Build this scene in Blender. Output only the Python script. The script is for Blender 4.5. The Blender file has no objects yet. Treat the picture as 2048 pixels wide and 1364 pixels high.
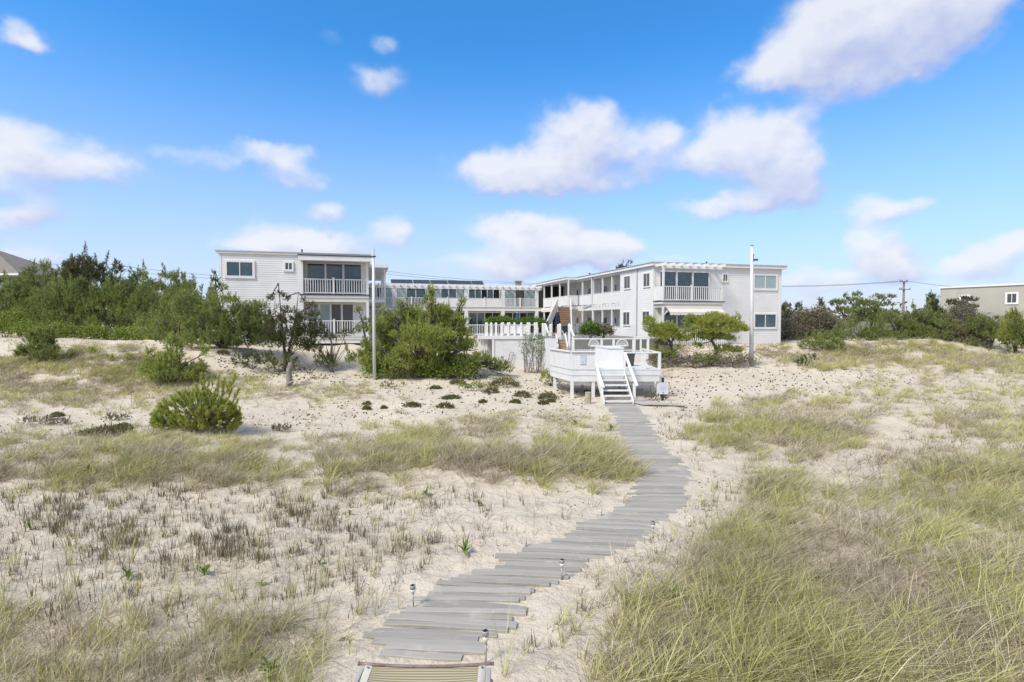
import bpy, math, random
import numpy as np
from mathutils import Vector, Matrix

rng = np.random.default_rng(11)
random.seed(11)
S = bpy.context.scene
COL = S.collection
F, CX, CY, HCAM = 1100.0, 1024.0, 682.0, 3.2
TH = math.atan(42.0 / F)
CT, ST = math.cos(TH), math.sin(TH)

# ------------------------------------------------------------------ picture <-> world
def rays(px, py):
    px = np.asarray(px, float); py = np.asarray(py, float)
    xc = (px - CX) / F; yc = (CY - py) / F
    dy = CT + yc * ST; dz = -ST + yc * CT
    return xc / dy, dz / dy

def at(px, py, Y):
    dx, dz = rays(px, py)
    return Vector((float(dx) * Y, Y, HCAM + float(dz) * Y))

def project(x, y, z):
    r = z - HCAM
    d = y * CT - r * ST
    u = y * ST + r * CT
    d = np.maximum(d, 1e-3)
    return CX + F * x / d, CY - F * u / d

# ------------------------------------------------------------------ noise
def _hash(ix, iy, seed):
    h = (ix.astype(np.int64) * 374761393 + iy.astype(np.int64) * 668265263 + seed * 974711) & 0x7fffffff
    h = ((h ^ (h >> 13)) * 1274126177) & 0x7fffffff
    h = h ^ (h >> 16)
    return (h & 0xffff) / 65535.0

def vnoise(x, y, seed=0):
    x = np.asarray(x, float); y = np.asarray(y, float)
    ix = np.floor(x); iy = np.floor(y)
    fx = x - ix; fy = y - iy
    fx = fx * fx * (3 - 2 * fx); fy = fy * fy * (3 - 2 * fy)
    a = _hash(ix, iy, seed); b = _hash(ix + 1, iy, seed)
    c = _hash(ix, iy + 1, seed); d = _hash(ix + 1, iy + 1, seed)
    return (a * (1 - fx) + b * fx) * (1 - fy) + (c * (1 - fx) + d * fx) * fy

def sstep(a, b, x):
    t = np.clip((np.asarray(x, float) - a) / (b - a), 0, 1)
    return t * t * (3 - 2 * t)

# ------------------------------------------------------------------ terrain
PX0, PY0, YAW = 9.74, 38.0, math.radians(15)
UX, UY = math.cos(YAW), math.sin(YAW)
VX, VY = -UY, UX
PATH_PX = [(1318, 866, 175), (1300, 872, 205), (1279, 862, 255), (1242, 909, 255), (1215, 925, 215), (1190, 968, 190), (1168, 1012, 200), (1144, 1052, 178),
           (1111, 1118, 178), (1096, 1165, 172), (1070, 1222, 165), (1039, 1262, 135), (1025, 1286, 128), (1000, 1318, 112), (975, 1329, 100),
           (947, 1336, 97), (919, 1310, 86), (891, 1286, 77), (863, 1272, 69), (836, 1262, 62), (808, 1240, 58)]
_pp = []
for (yy, xx, ww) in PATH_PX:
    dx, dz = rays(xx, yy)
    Y = HCAM / -float(dz)
    _pp.append((float(dx) * Y, Y, ww / F * Y))
_pp = np.array(_pp)
PATH_Y = _pp[:, 1]; PATH_X = _pp[:, 0]; PATH_W = _pp[:, 2]

MOUNDS = []     # x, y, rx, ry, h
def mound_px(px, py, rxpx, rym, h, zguess=0.0):
    dx, dz = rays(px, py)
    Y = (HCAM - zguess) / -float(dz)
    MOUNDS.append((float(dx) * Y, Y, rxpx / F * Y, rym, h))

mound_px(1090, 930, 190, 1.2, .42); mound_px(900, 915, 170, 1.3, .30); mound_px(1230, 935, 50, .8, .25)
mound_px(300, 930, 330, 1.3, .30); mound_px(60, 930, 160, 1.0, .25)
mound_px(1500, 850, 120, 1.5, .40); mound_px(1650, 860, 110, 1.3, .28); mound_px(1900, 840, 160, 2.2, .40)
mound_px(1700, 790, 200, 1.6, .35); mound_px(1960, 950, 150, 1.0, .35); mound_px(1540, 975, 60, .7, .25)
mound_px(1650, 1060, 200, 1.0, .22); mound_px(1850, 1150, 200, 1.0, .2); mound_px(1480, 1180, 150, .8, .15)
mound_px(180, 775, 230, 3.0, .35); mound_px(620, 780, 160, 2.0, .18); mound_px(1060, 838, 130, 1.0, .15)
mound_px(900, 760, 120, 2.0, .2)

def path_dist(x, y):
    cx = np.interp(y, PATH_Y, PATH_X); w = np.interp(y, PATH_Y, PATH_W)
    d = np.abs(x - cx) - w * .5
    return np.where((y > PATH_Y[0] - 1.5) & (y < PATH_Y[-1] + 6), d, 9.0)

def terrain(x, y):
    x = np.asarray(x, float); y = np.asarray(y, float)
    s = (x - PX0) * VX + (y - PY0) * VY
    right = 1.02 * sstep(-4.6, -0.9, s) + .53 * sstep(-11, -4, s)
    left = 1.75 * sstep(22.5, 30, y)
    w = sstep(-15.5, -11.5, x)
    z = right * w + left * (1 - w)
    far = np.clip((y - 3) / 10, 0, 1)
    n = (vnoise(x / 5.5, y / 4.5, 1) - .5) * .34 * far * sstep(0, 4, path_dist(x, y) )
    n2 = (vnoise(x / 1.3, y / 1.1, 2) - .5) * .10
    n3 = (vnoise(x / .38, y / .33, 3) - .5) * .065 + (vnoise(x / .15, y / .14, 5) - .5) * .02 * (y < 16)
    m = 0
    for (mx, my, rx, ry, h) in MOUNDS:
        q = ((x - mx) / rx) ** 2 + ((y - my) / ry) ** 2
        m = m + h * .7 * np.exp(-q * 1.1)
    pd = path_dist(x, y)
    k = sstep(-.1, 1.3, pd)
    z = z + (n + n2 + m) * k + n3 * (.35 + .65 * sstep(-.2, .35, pd))
    return z

def ground_hit(px, py, ymax=120.0):
    px = np.atleast_1d(np.asarray(px, float)); py = np.atleast_1d(np.asarray(py, float))
    out = np.zeros((len(px), 3))
    Ys = np.geomspace(2.2, ymax, 240)
    for i0 in range(0, len(px), 2500):
        dx, dz = rays(px[i0:i0 + 2500], py[i0:i0 + 2500])
        X = dx[:, None] * Ys[None]; Yg = np.broadcast_to(Ys[None], X.shape)
        h = HCAM + dz[:, None] * Ys[None] - terrain(X, Yg)
        below = h < 0
        j = np.where(below.any(1), below.argmax(1), len(Ys) - 1)
        j = np.maximum(j, 1)
        r = np.arange(len(j))
        h1 = h[r, j - 1]; h2 = h[r, j]
        t = np.clip(h1 / np.where(np.abs(h1 - h2) < 1e-9, 1e-9, h1 - h2), 0, 1)
        Y = Ys[j - 1] + (Ys[j] - Ys[j - 1]) * t
        out[i0:i0 + 2500, 0] = dx * Y; out[i0:i0 + 2500, 1] = Y
    out[:, 2] = terrain(out[:, 0], out[:, 1])
    return out

def g(px, py):
    return Vector(ground_hit(px, py)[0])

# ------------------------------------------------------------------ object helpers
def tag(o, label=None, cat=None, group=None, kind=None):
    if label: o['label'] = label
    if cat: o['category'] = cat
    if group: o['group'] = group
    if kind: o['kind'] = kind
    return o

def thing(name, loc, label, cat, group=None, rz=0.0):
    o = bpy.data.objects.new(name, None)
    COL.objects.link(o)
    o.empty_display_size = .2
    o.location = loc; o.rotation_euler = (0, 0, rz)
    return tag(o, label, cat, group)

def np_mesh(name, V, Fc, mat, parent=None, smooth=False):
    """V (n,3); Fc (m,k) all faces with k corners"""
    V = np.ascontiguousarray(V, dtype=np.float32); Fc = np.ascontiguousarray(Fc, dtype=np.int32)
    me = bpy.data.meshes.new(name)
    me.vertices.add(len(V)); me.vertices.foreach_set('co', V.ravel())
    m, k = Fc.shape
    me.loops.add(m * k); me.loops.foreach_set('vertex_index', Fc.ravel())
    me.polygons.add(m)
    me.polygons.foreach_set('loop_start', np.arange(0, m * k, k, dtype=np.int32))
    if smooth:
        me.polygons.foreach_set('use_smooth', np.ones(m, dtype=bool))
    me.update(calc_edges=True)
    if mat: me.materials.append(mat)
    o = bpy.data.objects.new(name, me)
    COL.objects.link(o)
    if parent: o.parent = parent
    return o

class MB:
    def __init__(self, f=None, off=(0, 0, 0)):
        self.v = []; self.f = []; self.fn = f; self.off = off
    def add(self, vs, fs):
        n = len(self.v)
        for p in vs:
            if self.fn: p = self.fn(*p)
            self.v.append((p[0] - self.off[0], p[1] - self.off[1], p[2] - self.off[2]))
        for q in fs: self.f.append(tuple(i + n for i in q))
        return self
    def box(self, x0, x1, y0, y1, z0, z1):
        vs = [(x0, y0, z0), (x1, y0, z0), (x1, y1, z0), (x0, y1, z0), (x0, y0, z1), (x1, y0, z1), (x1, y1, z1), (x0, y1, z1)]
        return self.add(vs, [(3, 2, 1, 0), (4, 5, 6, 7), (0, 1, 5, 4), (1, 2, 6, 5), (2, 3, 7, 6), (3, 0, 4, 7)])
    def bar(self, a, b, w, h):
        """box beam from a to b, w wide sideways, h high"""
        a = Vector(a); b = Vector(b); d = (b - a).normalized()
        s = d.cross(Vector((0, 0, 1)))
        if s.length < 1e-4: s = Vector((1, 0, 0))
        s.normalize(); t = s.cross(d).normalized()
        vs = []
        for p in (a, b):
            for (i, j) in ((-1, -1), (1, -1), (1, 1), (-1, 1)):
                vs.append(tuple(p + s * (i * w / 2) + t * (j * h / 2)))
        return self.add(vs, [(0, 1, 2, 3), (7, 6, 5, 4), (0, 4, 5, 1), (1, 5, 6, 2), (2, 6, 7, 3), (3, 7, 4, 0)])
    def tube(self, pts, rad, n=6, cap=True):
        pts = [Vector(p) for p in pts]
        if not hasattr(rad, '__len__'): rad = [rad] * len(pts)
        vs = []; fs = []
        for i, p in enumerate(pts):
            d = (pts[min(i + 1, len(pts) - 1)] - pts[max(i - 1, 0)])
            if d.length < 1e-6: d = Vector((0, 0, 1))
            d.normalize()
            s = d.cross(Vector((0.31, .95, .05))); s.normalize(); t = d.cross(s)
            for k in range(n):
                a = 2 * math.pi * k / n
                vs.append(tuple(p + (s * math.cos(a) + t * math.sin(a)) * rad[i]))
        for i in range(len(pts) - 1):
            for k in range(n):
                k2 = (k + 1) % n
                fs.append((i * n + k, i * n + k2, (i + 1) * n + k2, (i + 1) * n + k))
        if cap:
            fs.append(tuple(range(n - 1, -1, -1))); fs.append(tuple((len(pts) - 1) * n + k for k in range(n)))
        return self.add(vs, fs)
    def poly(self, pts, z0, z1):
        n = len(pts)
        vs = [(p[0], p[1], z0) for p in pts] + [(p[0], p[1], z1) for p in pts]
        fs = [tuple(range(n - 1, -1, -1)), tuple(range(n, 2 * n))]
        for i in range(n):
            j = (i + 1) % n
            fs.append((i, j, n + j, n + i))
        return self.add(vs, fs)
    def build(self, name, mat, parent=None, smooth=False, bevel=0):
        me = bpy.data.meshes.new(name)
        me.from_pydata(self.v, [], self.f)
        me.update()
        if smooth:
            for p in me.polygons: p.use_smooth = True
        me.materials.append(mat)
        o = bpy.data.objects.new(name, me)
        COL.objects.link(o)
        if parent: o.parent = parent
        if bevel:
            b = o.modifiers.new('bevel', 'BEVEL'); b.width = bevel; b.segments = 2; b.limit_method = 'ANGLE'
        return o

# ------------------------------------------------------------------ materials
def new_mat(name):
    m = bpy.data.materials.new(name); m.use_nodes = True
    nt = m.node_tree; nt.nodes.clear()
    out = nt.nodes.new('ShaderNodeOutputMaterial')
    return m, nt, out

def pbr(name, col, rough=.6, var=.06, vscale=3.0, bump=0.0, bscale=40.0, metal=0.0, spec=.5, col2=None, c2scale=.6, c2lo=.45, c2hi=.7):
    m, nt, out = new_mat(name)
    b = nt.nodes.new('ShaderNodeBsdfPrincipled')
    b.inputs['Roughness'].default_value = rough; b.inputs['Metallic'].default_value = metal
    b.inputs['Specular IOR Level'].default_value = spec
    nt.links.new(b.outputs[0], out.inputs[0])
    tc = nt.nodes.new('ShaderNodeTexCoord')
    nz = nt.nodes.new('ShaderNodeTexNoise'); nz.inputs['Scale'].default_value = vscale; nz.inputs['Detail'].default_value = 6
    nt.links.new(tc.outputs['Object'], nz.inputs['Vector'])
    mr = nt.nodes.new('ShaderNodeMapRange'); mr.inputs[1].default_value = .3; mr.inputs[2].default_value = .7
    mr.inputs[3].default_value = 1 - var; mr.inputs[4].default_value = 1 + var
    nt.links.new(nz.outputs[0], mr.inputs[0])
    hs = nt.nodes.new('ShaderNodeHueSaturation')
    hs.inputs['Color'].default_value = (*col, 1)
    nt.links.new(mr.outputs[0], hs.inputs['Value'])
    colout = hs.outputs[0]
    if col2:
        n2 = nt.nodes.new('ShaderNodeTexNoise'); n2.inputs['Scale'].default_value = c2scale; n2.inputs['Detail'].default_value = 8
        n2.inputs['Roughness'].default_value = .65
        nt.links.new(tc.outputs['Object'], n2.inputs['Vector'])
        m2 = nt.nodes.new('ShaderNodeMapRange'); m2.inputs[1].default_value = c2lo; m2.inputs[2].default_value = c2hi
        nt.links.new(n2.outputs[0], m2.inputs[0])
        mx = nt.nodes.new('ShaderNodeMix'); mx.data_type = 'RGBA'
        nt.links.new(m2.outputs[0], mx.inputs[0]); nt.links.new(colout, mx.inputs[6]); mx.inputs[7].default_value = (*col2, 1)
        colout = mx.outputs[2]
    nt.links.new(colout, b.inputs['Base Color'])
    if bump:
        n3 = nt.nodes.new('ShaderNodeTexNoise'); n3.inputs['Scale'].default_value = bscale; n3.inputs['Detail'].default_value = 5
        nt.links.new(tc.outputs['Object'], n3.inputs['Vector'])
        bp = nt.nodes.new('ShaderNodeBump'); bp.inputs['Strength'].default_value = bump; bp.inputs['Distance'].default_value = .02
        nt.links.new(n3.outputs[0], bp.inputs['Height']); nt.links.new(bp.outputs[0], b.inputs['Normal'])
    return m

def leaf(name, stops, patch=None, pscale=.9, trans=.48, rough=.6, plo=.5, phi=.68):
    """foliage / grass: each blade or needle takes its own colour; broad patches lean to a second hue"""
    m, nt, out = new_mat(name)
    b = nt.nodes.new('ShaderNodeBsdfPrincipled'); b.inputs['Roughness'].default_value = rough
    b.inputs['Specular IOR Level'].default_value = .25
    ge = nt.nodes.new('ShaderNodeNewGeometry')
    cr = nt.nodes.new('ShaderNodeValToRGB')
    el = cr.color_ramp.elements
    while len(el) < len(stops): el.new(.5)
    for i, (p, c) in enumerate(stops):
        el[i].position = p; el[i].color = (*c, 1)
    nt.links.new(ge.outputs['Random Per Island'], cr.inputs[0])
    colout = cr.outputs[0]
    if patch:
        tc = nt.nodes.new('ShaderNodeTexCoord')
        n2 = nt.nodes.new('ShaderNodeTexNoise'); n2.inputs['Scale'].default_value = pscale; n2.inputs['Detail'].default_value = 4
        nt.links.new(tc.outputs['Object'], n2.inputs['Vector'])
        m2 = nt.nodes.new('ShaderNodeMapRange'); m2.inputs[1].default_value = plo; m2.inputs[2].default_value = phi
        nt.links.new(n2.outputs[0], m2.inputs[0])
        mx = nt.nodes.new('ShaderNodeMix'); mx.data_type = 'RGBA'
        ml = nt.nodes.new('ShaderNodeMath'); ml.operation = 'MULTIPLY'; ml.inputs[1].default_value = .75
        nt.links.new(m2.outputs[0], ml.inputs[0])
        nt.links.new(ml.outputs[0], mx.inputs[0]); nt.links.new(colout, mx.inputs[6]); mx.inputs[7].default_value = (*patch, 1)
        colout = mx.outputs[2]
    nt.links.new(colout, b.inputs['Base Color'])
    if trans:
        t = nt.nodes.new('ShaderNodeBsdfTranslucent'); nt.links.new(colout, t.inputs[0])
        ms = nt.nodes.new('ShaderNodeMixShader'); ms.inputs[0].default_value = trans
        nt.links.new(b.outputs[0], ms.inputs[1]); nt.links.new(t.outputs[0], ms.inputs[2])
        nt.links.new(ms.outputs[0], out.inputs[0])
    else:
        nt.links.new(b.outputs[0], out.inputs[0])
    return m

M = {}
M['white'] = pbr('white_paint', (.715, .705, .68), .45, .04, 1.5, col2=(.60, .59, .565), c2scale=.8, c2lo=.55, c2hi=.8)
M['siding'] = pbr('white_siding', (.735, .72, .69), .5, .05, .7, col2=(.61, .60, .575), c2scale=.5, c2lo=.5, c2hi=.85)
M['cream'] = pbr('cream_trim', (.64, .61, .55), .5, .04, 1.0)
M['deckwhite'] = pbr('deck_white', (.66, .66, .655), .5, .05, 3.0, col2=(.50, .495, .475), c2scale=2.0, c2lo=.55, c2hi=.85)
M['roofgrey'] = pbr('roof_grey', (.40, .41, .42), .7, .1)
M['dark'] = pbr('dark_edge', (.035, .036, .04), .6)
M['void'] = pbr('interior_shade', (.012, .012, .012), .9)  # near-black colour stands in for the shade inside openings and door panes
M['glass'] = pbr('window_glass', (.026, .058, .07), .04, .15, .6, spec=.9, col2=(.085, .14, .155), c2scale=.9, c2lo=.48, c2hi=.75)  # lighter teal blotches imitate uneven reflections in the base colour
M['glasspale'] = pbr('curtained_glass', (.30, .37, .37), .08, .10, .8, spec=.9)
M['glassgrey'] = pbr('screened_glass', (.075, .072, .072), .2, .1, .6, spec=.6)
M['solar'] = pbr('solar_panel', (.012, .014, .02), .12)
M['brown'] = pbr('brown_tread', (.15, .08, .045), .6, .15, 3)
M['tan'] = pbr('tan_tread', (.33, .235, .15), .6, .1, 3)
M['navy'] = pbr('navy_canvas', (.012, .016, .045), .8)
M['teal'] = pbr('teal_canvas', (.03, .09, .14), .8)
M['black'] = pbr('black_metal', (.015, .015, .016), .5)
M['grey'] = pbr('grey_plastic', (.055, .06, .055), .5)
M['stucco'] = pbr('beige_stucco', (.40, .385, .325), .85, .07, .5, bump=.3, bscale=30, col2=(.33, .32, .27), c2scale=.35)
M['shingle'] = pbr('roof_shingle', (.20, .18, .155), .9, .25, 6, bump=.6, bscale=18)
M['polewhite'] = pbr('pole_white', (.60, .605, .60), .6, .07, 2.0, col2=(.42, .41, .39), c2scale=2.5, c2lo=.56, c2hi=.75)
M['polewood'] = pbr('pole_wood', (.20, .17, .13), .85, .2, 3)
M['wire'] = pbr('wire', (.06, .06, .065), .7)
M['bark'] = pbr('pine_bark', (.105, .082, .062), .9, .3, 8, bump=.6, bscale=25)
M['deadbark'] = pbr('weathered_bark', (.27, .24, .20), .9, .25, 9, bump=.6, bscale=30, col2=(.13, .11, .09), c2scale=4)
M['stump'] = pbr('stump_wood', (.36, .33, .22), .9, .2, 6, bump=.5, bscale=30)
M['steel'] = pbr('brushed_steel', (.36, .33, .28), .45, .1, 20, metal=.25)
M['bronze'] = pbr('bronze_pipe', (.16, .10, .085), .45, .25, 14, col2=(.30, .24, .21), c2scale=9)
M['strap'] = pbr('cream_strap', (.50, .475, .40), .85, .06, 30)
M['wicker'] = pbr('white_wicker', (.66, .66, .64), .7)
M['greywood'] = pbr('weathered_board', (.40, .37, .33), .8, .15, 5)
M['fencegrey'] = pbr('grey_fence', (.24, .235, .225), .85, .15, 3)
M['signwhite'] = pbr('sign_white', (.60, .61, .66), .5)
M['signblue'] = pbr('plaque_paint', (.52, .57, .61), .5)
M['ink'] = pbr('sign_ink', (.34, .35, .40), .7)
M['clearlens'] = pbr('lamp_lens', (.62, .60, .55), .12, .05, spec=.8)
M['patio'] = pbr('patio_grey', (.21, .20, .18), .85, .1)
M['boardend'] = pbr('board_underside', (.16, .15, .14), .9)

# boardwalk planks: cool grey composite with long grain, sand dust in places
def board_mat():
    m, nt, out = new_mat('grey_plank')
    b = nt.nodes.new('ShaderNodeBsdfPrincipled'); b.inputs['Roughness'].default_value = .75
    nt.links.new(b.outputs[0], out.inputs[0])
    tc = nt.nodes.new('ShaderNodeTexCoord'); ge = nt.nodes.new('ShaderNodeNewGeometry')
    mp = nt.nodes.new('ShaderNodeMapping'); mp.inputs['Scale'].default_value = (1.5, 40, 1.5)
    nt.links.new(tc.outputs['Object'], mp.inputs[0])
    nz = nt.nodes.new('ShaderNodeTexNoise'); nz.inputs['Scale'].default_value = 3; nz.inputs['Detail'].default_value = 5
    nt.links.new(mp.outputs[0], nz.inputs['Vector'])
    cr = nt.nodes.new('ShaderNodeValToRGB')
    cr.color_ramp.elements[0].color = (.262, .242, .206, 1); cr.color_ramp.elements[1].color = (.42, .395, .345, 1)
    nt.links.new(nz.outputs[0], cr.inputs[0])
    mr = nt.nodes.new('ShaderNodeMapRange'); mr.inputs[3].default_value = .78; mr.inputs[4].default_value = 1.1
    nt.links.new(ge.outputs['Random Per Island'], mr.inputs[0])
    hs = nt.nodes.new('ShaderNodeHueSaturation'); nt.links.new(cr.outputs[0], hs.inputs['Color']); nt.links.new(mr.outputs[0], hs.inputs['Value'])
    n2 = nt.nodes.new('ShaderNodeTexNoise'); n2.inputs['Scale'].default_value = 1.6; n2.inputs['Detail'].default_value = 8; n2.inputs['Roughness'].default_value = .7
    nt.links.new(tc.outputs['Object'], n2.inputs['Vector'])
    m2 = nt.nodes.new('ShaderNodeMapRange'); m2.inputs[1].default_value = .56; m2.inputs[2].default_value = .70; m2.inputs[4].default_value = .75
    nt.links.new(n2.outputs[0], m2.inputs[0])
    mx = nt.nodes.new('ShaderNodeMix'); mx.data_type = 'RGBA'; mx.inputs[7].default_value = (.50, .45, .375, 1)
    nt.links.new(m2.outputs[0], mx.inputs[0]); nt.links.new(hs.outputs[0], mx.inputs[6])
    nt.links.new(mx.outputs[2], b.inputs['Base Color'])
    bp = nt.nodes.new('ShaderNodeBump'); bp.inputs['Strength'].default_value = .35; bp.inputs['Distance'].default_value = .006
    nt.links.new(nz.outputs[0], bp.inputs['Height']); nt.links.new(bp.outputs[0], b.inputs['Normal'])
    return m
M['plank'] = board_mat()

def sand_mat():
    m, nt, out = new_mat('beach_sand')
    b = nt.nodes.new('ShaderNodeBsdfPrincipled'); b.inputs['Roughness'].default_value = .95; b.inputs['Specular IOR Level'].default_value = .15
    nt.links.new(b.outputs[0], out.inputs[0])
    tc = nt.nodes.new('ShaderNodeTexCoord')
    def noise(scale, detail=6, rough=.55):
        n = nt.nodes.new('ShaderNodeTexNoise'); n.inputs['Scale'].default_value = scale; n.inputs['Detail'].default_value = detail
        n.inputs['Roughness'].default_value = rough
        nt.links.new(tc.outputs['Object'], n.inputs['Vector']); return n
    def ramp(n, lo, hi, a=0, c=1):
        r = nt.nodes.new('ShaderNodeMapRange'); r.inputs[1].default_value = lo; r.inputs[2].default_value = hi
        r.inputs[3].default_value = a; r.inputs[4].default_value = c
        nt.links.new(n.outputs[0], r.inputs[0]); return r
    def mix(fac, a, bcol):
        x = nt.nodes.new('ShaderNodeMix'); x.data_type = 'RGBA'
        nt.links.new(fac.outputs[0], x.inputs[0])
        if isinstance(a, tuple): x.inputs[6].default_value = (*a, 1)
        else: nt.links.new(a.outputs[2], x.inputs[6])
        x.inputs[7].default_value = (*bcol, 1)
        return x
    c = mix(ramp(noise(.35, 5), .35, .65), (.625, .55, .44), (.565, .49, .38))
    c = mix(ramp(noise(2.2, 9, .7), .52, .72, 0, .8), c, (.46, .385, .28))
    c = mix(ramp(noise(26, 6, .7), .57, .72, 0, .7), c, (.27, .21, .155))
    c = mix(ramp(noise(.9, 7, .7), .56, .70, 0, .6), c, (.36, .30, .215))
    c = mix(ramp(noise(9, 8, .75), .62, .70, 0, .55), c, (.24, .19, .14))
    nt.links.new(c.outputs[2], b.inputs['Base Color'])
    b1 = nt.nodes.new('ShaderNodeBump'); b1.inputs['Strength'].default_value = 1.0; b1.inputs['Distance'].default_value = .07
    nt.links.new(noise(7, 8, .6).outputs[0], b1.inputs['Height'])
    b2 = nt.nodes.new('ShaderNodeBump'); b2.inputs['Strength'].default_value = .5; b2.inputs['Distance'].default_value = .012
    nt.links.new(noise(55, 4).outputs[0], b2.inputs['Height']); nt.links.new(b1.outputs[0], b2.inputs['Normal'])
    nt.links.new(b2.outputs[0], b.inputs['Normal'])
    return m
M['sand'] = sand_mat()

def sling_mat():
    m, nt, out = new_mat('striped_sling')
    b = nt.nodes.new('ShaderNodeBsdfPrincipled'); b.inputs['Roughness'].default_value = .85
    nt.links.new(b.outputs[0], out.inputs[0])
    tc = nt.nodes.new('ShaderNodeTexCoord')
    wv = nt.nodes.new('ShaderNodeTexWave'); wv.bands_direction = 'Y'; wv.inputs['Scale'].default_value = 14.0
    wv.inputs['Distortion'].default_value = .6; wv.inputs['Detail'].default_value = 2; wv.inputs['Detail Scale'].default_value = .6
    nt.links.new(tc.outputs['Object'], wv.inputs['Vector'])
    cr = nt.nodes.new('ShaderNodeValToRGB'); e = cr.color_ramp.elements
    e[0].position = .25; e[0].color = (.20, .165, .095, 1); e[1].position = .75; e[1].color = (.40, .35, .235, 1)
    nt.links.new(wv.outputs[0], cr.inputs[0]); nt.links.new(cr.outputs[0], b.inputs['Base Color'])
    bp = nt.nodes.new('ShaderNodeBump'); bp.inputs['Strength'].default_value = .4; bp.inputs['Distance'].default_value = .006
    nt.links.new(wv.outputs[0], bp.inputs['Height']); nt.links.new(bp.outputs[0], b.inputs['Normal'])
    return m
M['sling'] = sling_mat()

M['pine'] = leaf('pine_needles', [(0, (0.108, 0.165, 0.056)), (.45, (0.232, 0.296, 0.086)), (.8, (0.385, 0.422, 0.125)), (1, (0.588, 0.535, 0.218))], patch=(0.113, 0.150, 0.069), pscale=.55)
M['pinebright'] = leaf('bright_pine_needles', [(0, (0.150, 0.218, 0.063)), (.45, (0.322, 0.391, 0.096)), (.8, (0.534, 0.557, 0.140)), (1, (0.680, 0.680, 0.245))], patch=(0.157, 0.198, 0.077), pscale=.55)
M['pinedark'] = leaf('dark_pine_needles', [(0, (0.049, 0.075, 0.029)), (.5, (0.104, 0.135, 0.046)), (.85, (0.177, 0.187, 0.066)), (1, (0.312, 0.239, 0.114))], patch=(0.208, 0.166, 0.083), pscale=.8)
M['pinegold'] = leaf('golden_pine_needles', [(0, (0.154, 0.231, 0.051)), (.4, (0.334, 0.398, 0.077)), (.8, (0.558, 0.581, 0.127)), (1, (0.680, 0.673, 0.248))], patch=(0.558, 0.521, 0.142), pscale=.8)
M['shrub'] = leaf('shrub_leaves', [(0, (0.097, 0.153, 0.028)), (.5, (0.194, 0.272, 0.045)), (.9, (0.339, 0.391, 0.071)), (1, (0.452, 0.408, 0.122))], patch=(0.355, 0.323, 0.102), pscale=.5)
M['brush'] = leaf('grey_brush', [(0, (0.120, 0.110, 0.080)), (.5, (0.240, 0.220, 0.150)), (1, (0.420, 0.360, 0.250))], patch=(0.200, 0.210, 0.100), pscale=.8)
M['hedge'] = leaf('hedge_leaves', [(0, (0.060, 0.110, 0.024)), (.5, (0.140, 0.220, 0.040)), (1, (0.280, 0.360, 0.080))], patch=(0.200, 0.180, 0.100), pscale=.6)
M['grass'] = leaf('beach_grass', [(0, (0.297, 0.266, 0.104)), (.3, (0.438, 0.429, 0.133)), (.55, (0.577, 0.539, 0.202)), (.8, (0.680, 0.652, 0.306)), (1, (0.680, 0.680, 0.404))], patch=(.27, .265, .105), pscale=.45, trans=.3)
M['grassdry'] = leaf('dry_grass', [(0, (0.209, 0.172, 0.120)), (.45, (0.421, 0.351, 0.237)), (.8, (0.667, 0.561, 0.377)), (1, (0.680, 0.680, 0.509))], patch=(0.385, 0.368, 0.175), pscale=.5, trans=.3)
M['stubble'] = leaf('grey_stubble', [(0, (0.093, 0.077, 0.047)), (.5, (0.193, 0.156, 0.097)), (1, (0.346, 0.275, 0.165))], patch=(0.174, 0.167, 0.066), pscale=.6, trans=.15)
M['fresh'] = leaf('fresh_weed', [(0, (.10, .16, .025)), (.5, (.17, .25, .04)), (1, (.27, .32, .08))], trans=.35)
M['heather'] = leaf('beach_heather', [(0, (0.112, 0.120, 0.051)), (.5, (0.200, 0.208, 0.080)), (1, (0.320, 0.304, 0.136))], patch=(0.240, 0.192, 0.096), pscale=1.5)
M['cone'] = pbr('pine_cone', (.075, .05, .032), .9, .3, 20)

# ------------------------------------------------------------------ ground: one sheet to the horizon
def build_ground():
    ys = np.concatenate([np.linspace(-14, 2.6, 20), np.geomspace(2.7, 48, 300), np.geomspace(50, 3200, 46)])
    t = np.concatenate([-np.geomspace(40, 1.3, 16), np.linspace(-1.15, 1.15, 430), np.geomspace(1.3, 40, 16)])
    sc = np.maximum(ys, 0) + 5.5
    X = sc[:, None] * t[None]; Y = np.broadcast_to(ys[:, None], X.shape)
    Z = terrain(X, Y)
    V = np.stack([X, Y, Z], -1).reshape(-1, 3)
    ny, nx = X.shape
    i = np.arange(ny - 1)[:, None] * nx + np.arange(nx - 1)[None]
    Fc = np.stack([i, i + 1, i + nx + 1, i + nx], -1).reshape(-1, 4)
    o = np_mesh('ground', V, Fc, M['sand'], smooth=True)
    tag(o, 'pale beach sand of rolling dunes', None, kind='structure')
build_ground()

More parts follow.
